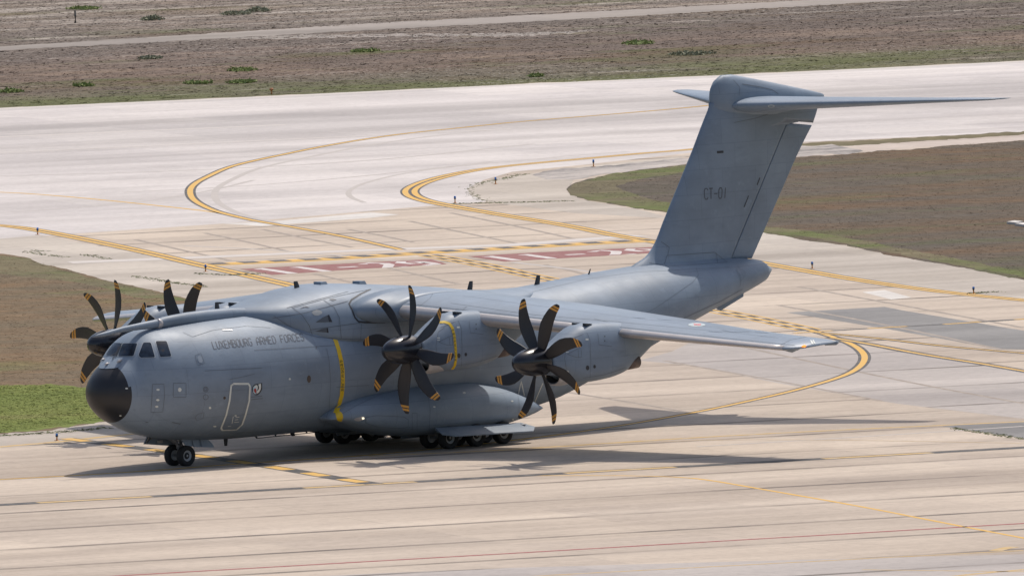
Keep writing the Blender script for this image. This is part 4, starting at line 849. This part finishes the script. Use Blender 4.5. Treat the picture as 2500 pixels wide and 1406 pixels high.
# lettering
LT = 22 * 1.25 + .9; QD = [(516, 834), (738, 814), (743, 831), (522, 852.5)]
def qsub(i0, n):
    a, b = i0 * 1.25 / LT, ((i0 + n - 1) * 1.25 + .9) / LT; L = lambda p, q, t: (p[0] + (q[0] - p[0]) * t, p[1] + (q[1] - p[1]) * t)
    return [L(QD[0], QD[1], a), L(QD[0], QD[1], b), L(QD[3], QD[2], b), L(QD[3], QD[2], a)]
for wd, i0 in (('LUXEMBOURG', 0), ('ARMED', 11), ('FORCES', 17)): each('fuselage_lettering', [M_text], fus, [lambda m: [ribbon(m, [T_f, T_h], st, .040, .009, step=3) for st in strokes(wd, qsub(i0, len(wd)))]])
mb = MB()
for st in strokes('CT-0I', [(1719, 461), (1776, 458.5), (1774, 483.5), (1720, 487)], 1.2): ribbon(mb, [T_fin], st, .055, .009, step=3)
mb.build('fin_number', [M_text], fin)
# yellow propeller warning stripes
ys = [(818, 828), (826, 852), (832.5, 880), (836, 905), (836.5, 935), (834, 965), (827, 990), (820, 1008)]
b1 = MB(); ribbon(b1, [T_f, T_s[-1]], ys, .235, .012, step=5); stp = b1.build('propeller_warning_stripe', [M_yel], fus)
b1 = MB(); blob(b1, [T_f, T_s[-1]], chaikin([(817, 1004), (826, 1002), (836, 1008), (838, 1020), (834, 1029), (823, 1026), (820, 1014)], 1), .014, 4, step=3); b1.build('propeller_warning_stripe', [M_yel], spon[-1])
mb = MB()
for i, ch in enumerate('PROPELLER'):
    v0 = 880 + i * 8.6; cx = float(np.interp(v0, [880, 905, 935, 965], [832.5, 836, 836.5, 834.5]))
    for st in strokes(ch, [(cx - 2.6, v0), (cx + 2.6, v0), (cx + 2.6, v0 + 5.6), (cx - 2.6, v0 + 5.6)]): ribbon(mb, [T_f], st, .022, .018, step=2)
mb.build('stripe_lettering', [M_seal], fus)
ns = [(1073, 787), (1085, 786), (1097, 790), (1104, 800), (1109, 820), (1112, 850), (1113, 875), (1110, 892), (1104, 901)]
b1 = MB(); ribbon(b1, [T_n[HI]], ns, .135, .012, step=4); b1.build('propeller_warning_stripe', [M_yel], nI)
mb = MB()
for i, ch in enumerate('PROPELLER'):
    v0 = 804 + i * 9.0; cx = float(np.interp(v0, [800, 820, 850, 892], [1104.5, 1109, 1112, 1111.5]))
    for st in strokes(ch, [(cx - 1.8, v0), (cx + 1.8, v0), (cx + 1.8, v0 + 4.6), (cx - 1.8, v0 + 4.6)]): ribbon(mb, [T_n[HI]], st, .016, .017, step=2)
mb.build('stripe_lettering', [M_seal], nI)
# unit crest
def cz(p): return [(590 + a / 20.09, 920 + b / 20.09) for a, b in p]
mb = MB()
blob(mb, [T_f], cz([(520, 480), (600, 380), (700, 340), (820, 320), (1000, 290), (1000, 600), (940, 720), (860, 820), (760, 890), (640, 880), (550, 780), (510, 620)]), .008, 3, 0, 2)
blob(mb, [T_f], cz([(560, 500), (640, 420), (700, 390), (760, 400), (790, 520), (760, 640), (720, 820), (620, 830), (560, 740)]), .012, 3, 3, 2)
blob(mb, [T_f], cz([(620, 450), (700, 390), (760, 430), (780, 520), (760, 620), (700, 560), (640, 480)]), .015, 3, 1, 2)
blob(mb, [T_f], cz([(800, 360), (930, 320), (940, 480), (920, 600), (850, 740), (740, 820), (740, 700), (820, 620), (850, 480)]), .015, 3, 1, 2)
blob(mb, [T_f], cz([(600, 560), (680, 560), (720, 640), (710, 800), (640, 780), (590, 680)]), .016, 3, 2, 2)
mb.build('unit_crest', [M_seal, M_white, M_red, M_sky], fus)
# roundel on the wing
mb = MB(); c0 = (1701, 793); blob(mb, [T_w[-1]], [(c0[0] + 21 * math.cos(t), c0[1] + 4.4 * math.sin(t)) for t in np.linspace(0, 6.283, 24, endpoint=False)], .010, 4, 0, 3)
for k in (-.6, -.2, .2, .6): w_ = 20 * math.sqrt(1 - k * k); ribbon(mb, [T_w[-1]], [(c0[0] - w_, c0[1] + 4.1 * k), (c0[0] + w_, c0[1] + 4.1 * k)], .07, .014, m=1)
blob(mb, [T_w[-1]], [(c0[0] - 8, c0[1] - 2.6), (c0[0] + 2, c0[1] - 1.5), (c0[0] + 10, c0[1] - 2.2), (c0[0] + 11, c0[1] + .8), (c0[0] + 5, c0[1] + 3), (c0[0] - 3, c0[1] + 1), (c0[0] - 6, c0[1] + 2.6)], .018, 3, 2, 2)
mb.build('wing_roundel', [M_white, M_sky, plain('roundel_pink_red', (.6, .22, .22), .5)], wing_objs[-1])
# seams and panel outlines
mb = MB()
seams = [([(446, 811), (470, 822), (520, 806), (600, 796), (660, 800)], 0), ([(620, 855), (700, 850), (817, 843)], 0), ([(797, 850), (803, 880), (807, 930), (803, 1000), (790, 1043)], 0), ([(372, 938), (400, 937), (402, 965), (397, 1005), (368, 1006), (371, 970), (372, 938)], 0),
  ([(423, 935), (454, 935), (454, 969), (423, 969), (423, 935)], 0), ([(560, 926), (600, 918), (622, 912)], 0), ([(500, 905), (640, 898)], 0), ([(820, 945), (900, 940)], 0), ([(760, 1045), (700, 1050), (560, 1056)], 0), ([(476, 868), (490, 862), (499, 887), (482, 892), (476, 868)], 0),
  ([(668, 771), (700, 792), (740, 813), (775, 823), (830, 827), (900, 829), (1000, 830)], 1), ([(712, 750), (738, 770), (755, 795), (762, 818)], 1), ([(790, 733), (815, 750), (828, 775), (833, 826)], 1), ([(665, 777), (740, 765), (850, 735)], 1), ([(757, 805), (880, 788)], 1), ([(882, 790), (880, 828)], 1), ([(716, 751), (800, 728), (905, 706)], 1), ([(700, 752), (780, 730), (850, 712)], 1),
  ([(1000, 946), (930, 962), (870, 990), (835, 1010)], 2), ([(1043, 958), (1050, 1000), (1047, 1060)], 2), ([(1262, 953), (1267, 985), (1266, 1032)], 2), ([(893, 1018), (920, 1014), (985, 1017), (997, 1024), (996, 1040), (985, 1045), (925, 1042), (893, 1032), (893, 1018)], 2), ([(1006, 1008), (1018, 1008), (1018, 1050), (1006, 1050), (1006, 1008)], 2)]
for s_, k in seams:
    mb = MB(); ribbon(mb, TF, s_, .018 if k != 1 else .024, .012, step=6); mb.build('panel_seam', [M_seam], fus)
each('panel_seam', [M_seam], fus, [lambda m, q=q: ribbon(m, [T_f], q[0], q[1], .010) for q in (([(1480, 810), (1520, 795), (1600, 752), (1690, 690), (1705, 672), (1700, 655)], .014), ([(1290, 715), (1440, 680), (1560, 664), (1720, 656), (1780, 652)], .014), ([(1800, 648), (1812, 665), (1806, 700)], .02), ([(1640, 790), (1760, 735), (1812, 706)], .03))])
b1 = MB()
ribbon(b1, [T_h, T_f], [(905, 706), (880, 718), (858, 732), (852, 742), (860, 758), (866, 775), (875, 785), (890, 787), (940, 787)], .075, .012); b1.build('glove_seal', [M_seal], fair)
each('wing_panel_seam', [M_seam], wing_objs[-1], [lambda m, q=q: ribbon(m, [T_w[-1]], q, .020, .008, step=8) for q in ([(965, 738), (1200, 764), (1500, 797), (1940, 843)], [(1100, 740), (1300, 768), (1500, 785), (1800, 813), (1900, 825)], [(1130, 722), (1300, 745), (1500, 770), (1700, 795), (1990, 825)], [(1015, 755), (1050, 728), (1060, 712)], [(1120, 765), (1140, 748)], [(1450, 778), (1500, 790), (1510, 797)], [(1900, 845), (1930, 830), (1970, 822)])])
M_pp = plain('touched_up_blue_grey', (.185, .235, .30), .45)
each('wing_paint_patch', [M_pp], wing_objs[-1], [lambda m, q=q: blob(m, [T_w[-1]], q, .008, 2, 0, 5) for q in ([(1760, 806), (1830, 803), (1836, 809), (1790, 811)], [(1840, 804), (1885, 807), (1878, 813), (1846, 812)], [(1730, 808), (1762, 808), (1764, 811), (1735, 810)], [(1545, 772), (1575, 774), (1574, 777), (1548, 776)], [(1605, 776), (1640, 780), (1636, 782), (1608, 780)])])
b1 = MB(); h = hit([T_w[-1]], 1962, 845)
if h: b1.add(*tube([h[0] + Vector((-.12, -.01, 0)), h[0] + Vector((0, -.05, .01)), h[0] + Vector((.12, -.01, .01))], [.02, .06, .02], 10)); b1.build('navigation_light', [M_nav], wing_objs[-1])
b1 = MB(); ribbon(b1, [T_w[-1]], [(1980, 831), (1984, 840)], .09, .012, step=2); ribbon(b1, [T_w[-1]], [(1985, 830), (1989, 839)], .06, .012, step=2); b1.build('tip_band', [M_white], wing_objs[-1])
# nacelle seams and vents
for nac, T, du, dv in ((nI, T_n[HI], 0, 0), (nO, T_n[HO], 314.2, 29.5)):
    sh = lambda q, du=du, dv=dv: [(p[0] + du, p[1] + dv) for p in q]
    each('nacelle_seam', [M_seam], nac, [lambda m, q=q: ribbon(m, [T], sh(q), .018, .008, step=5) for q in ([(1064, 845), (1068, 870), (1067, 888)], [(1064, 845), (1070, 810), (1085, 800)], [(1118, 782), (1126, 800), (1128, 850), (1126, 895)], [(1071, 835), (1095, 822), (1104, 820), (1106, 842), (1094, 843), (1071, 835)], [(1097, 824), (1098, 842)], [(1145, 784), (1148, 812), (1180, 816)], [(1108, 893), (1160, 885), (1215, 868)], [(1075, 800), (1110, 786)])])
    each('nacelle_vent', [M_seal], nac, [lambda m, q=q: blob(m, [T], sh(q), .010, 2, 0, 3) for q in (ell(1120, 868, 4.2, 5.9), ell(1137, 865, 3.2, 4.5), [(1161, 790), (1163, 790), (1163, 793), (1161, 793)], [(1161, 801), (1163, 801), (1163, 804), (1161, 804)])])
    each('nacelle_stencil', [M_white], nac, [lambda m, q=q: blob(m, [T], sh([(q[0], q[1]), (q[0] + q[2], q[1]), (q[0] + q[2], q[1] + q[3]), (q[0], q[1] + q[3])]), .012, 1) for q in ((1067, 824, 7, 2), (1067, 829, 7, 2), (1115, 797, 7, 4), (1069, 875, 5, 4))])
# fairing inlets
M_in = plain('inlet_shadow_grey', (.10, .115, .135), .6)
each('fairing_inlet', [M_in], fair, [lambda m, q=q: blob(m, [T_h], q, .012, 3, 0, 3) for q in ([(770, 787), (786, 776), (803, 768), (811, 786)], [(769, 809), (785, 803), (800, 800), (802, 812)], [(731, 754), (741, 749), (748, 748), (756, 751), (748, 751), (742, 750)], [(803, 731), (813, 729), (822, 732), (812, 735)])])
each('inlet_mouth', [M_seal], fair, [lambda m, q=q: blob(m, [T_h], q, .018, 2, 0, 3) for q in ([(799, 770), (803, 768.5), (811, 786), (803, 786)], [(797, 801), (800, 800), (802, 812), (798, 812)])])
mb = MB(); blob(mb, [T_h], chaikin([(758, 762), (777, 755), (790, 764), (771, 773)], 1), .012, 3, 0, 3); mb.build('access_panel', [plain('panel_pale_metal', (.42, .42, .40), .4, .3)], fair)
# small lights, ports, stencils on the nose
each('white_port', [M_white], fus, [lambda m, q=q: blob(m, TF, ell(*q, 12), .012, 1, 0, 3) for q in ((385.5, 951, 4.2, 2.4), (385, 976, 4.2, 2.6), (382.5, 992, 4, 2.4), (438.5, 951, 4.5, 5.0), (512.5, 995, 3, 3), (707, 925, 2.6, 2.6), (309, 948, 3.4, 1.8), (294, 1014, 3, 1.4), (524, 1040, 4, 1.6), (575, 1014, 3, 1.4), (1133, 959, 4, 2.5), (1250, 979, 3, 2), (1252, 1023, 3, 2), (1060, 993, 3, 1.8))])
M_bw = plain('brown_window', (.07, .055, .05), .25)
each('round_window', [M_bw], fus, [lambda m, q=q: blob(m, [T_f], ell(*q, 16), .012, 2, 0, 3) for q in ((754, 925, 4.8, 9), (548, 971, 3.2, 3.6))])
each('nose_stencil', [M_seam], fus, [lambda m, q=q: ribbon(m, [T_f], ell(q[0], q[1], q[2], q[2]), .025, .010, True, 3) for q in ((502, 950, 6), (502, 969, 6.2), (502, 950, 3))] + [lambda m, q=q: ribbon(m, [T_f], q[0], q[1], .010, step=4) for q in (([(483, 1010), (498, 1006), (496, 1020), (480, 1026), (476, 1018), (483, 1010)], .02), ([(612, 969), (640, 966)], .03), ([(613, 975), (641, 972)], .03), ([(772, 846), (772, 851)], .06), ([(355, 1030), (362, 1030)], .05), ([(420, 1030), (440, 1034)], .05))])
b1 = MB(); blob(b1, [T_f], chaikin([(480, 870), (491, 867), (496, 884), (486, 887)], 2), .014, 3, 0, 3); b1.build('side_hatch', [plain('hatch_pale_grey', (.29, .335, .39), .4)], fus)
b1 = MB(); ribbon(b1, [T_f], [(543, 806), (567, 806)], .07, .02); b1.build('strobe_strip', [M_slat], fus)
each('rear_door_outline', [M_white], fus, [lambda m, q=q: ribbon(m, [T_f], q, .05, .01) for q in ([(1265, 963), (1272, 930), (1280, 965)], [(1325, 935), (1308, 975), (1302, 992), (1280, 985)])])
# landing light in the sponson, fin details
b1 = MB(); blob(b1, [T_s[-1]], chaikin([(862, 1023), (872, 1018.5), (887, 1017), (889, 1021), (885, 1025), (872, 1028)], 1), .012, 3, 0, 2); b1.build('landing_light_housing', [M_slat], spon[-1])
b1 = MB(); blob(b1, [T_s[-1]], [(883, 1018.5), (888, 1018), (889, 1021.5), (884, 1023)], .03, 2, 0, 2); b1.build('landing_light', [M_lamp], spon[-1])
each('fin_vent', [M_seal], fin, [lambda m, q=q: ribbon(m, [T_fin], q[0], q[1], .01) for q in (([(1750, 372), (1766, 371)], .10), ([(1855, 434), (1848, 452)], .06), ([(1827, 478), (1822, 492), (1816, 506)], .05))])
each('fin_seam', [M_seam], fin, [lambda m, q=q: ribbon(m, [T_fin, T_f], q, .022, .010) for q in ([(1628, 624), (1744, 616), (1775, 640)], [(1628, 624), (1622, 645)], [(1585, 642), (1640, 650), (1775, 641)], [(1614, 590), (1634, 604), (1630, 624)], [(1748, 617), (1752, 641)], [(1792, 300), (1850, 288), (1905, 268)])])
each('bullet_seam', [M_seam], bullet, [lambda m, q=q: ribbon(m, [T_b], q[0], q[1], .01) for q in (([(1812, 206), (1850, 212), (1885, 220), (1900, 230)], .035), ([(1790, 196), (1806, 214), (1804, 234)], .02))])
tp = [o for o in AC.children if o.name.startswith('tailplane')][0]
b1 = MB(); ribbon(b1, [T_tp[-1]], [(1883 + 7.5 * math.cos(t), 259.5 + 2.6 * math.sin(t)) for t in np.linspace(0, 6.283, 14, endpoint=False)], .025, .012, True, 3); b1.build('tailplane_marking', [M_white], tp)
b1 = MB(); blob(b1, [T_f], [(1796, 656), (1812, 656), (1821, 664), (1819, 676), (1810, 686), (1804, 672)], .01, 3, 0, 4); b1.build('tail_vent', [M_greyd], fus)
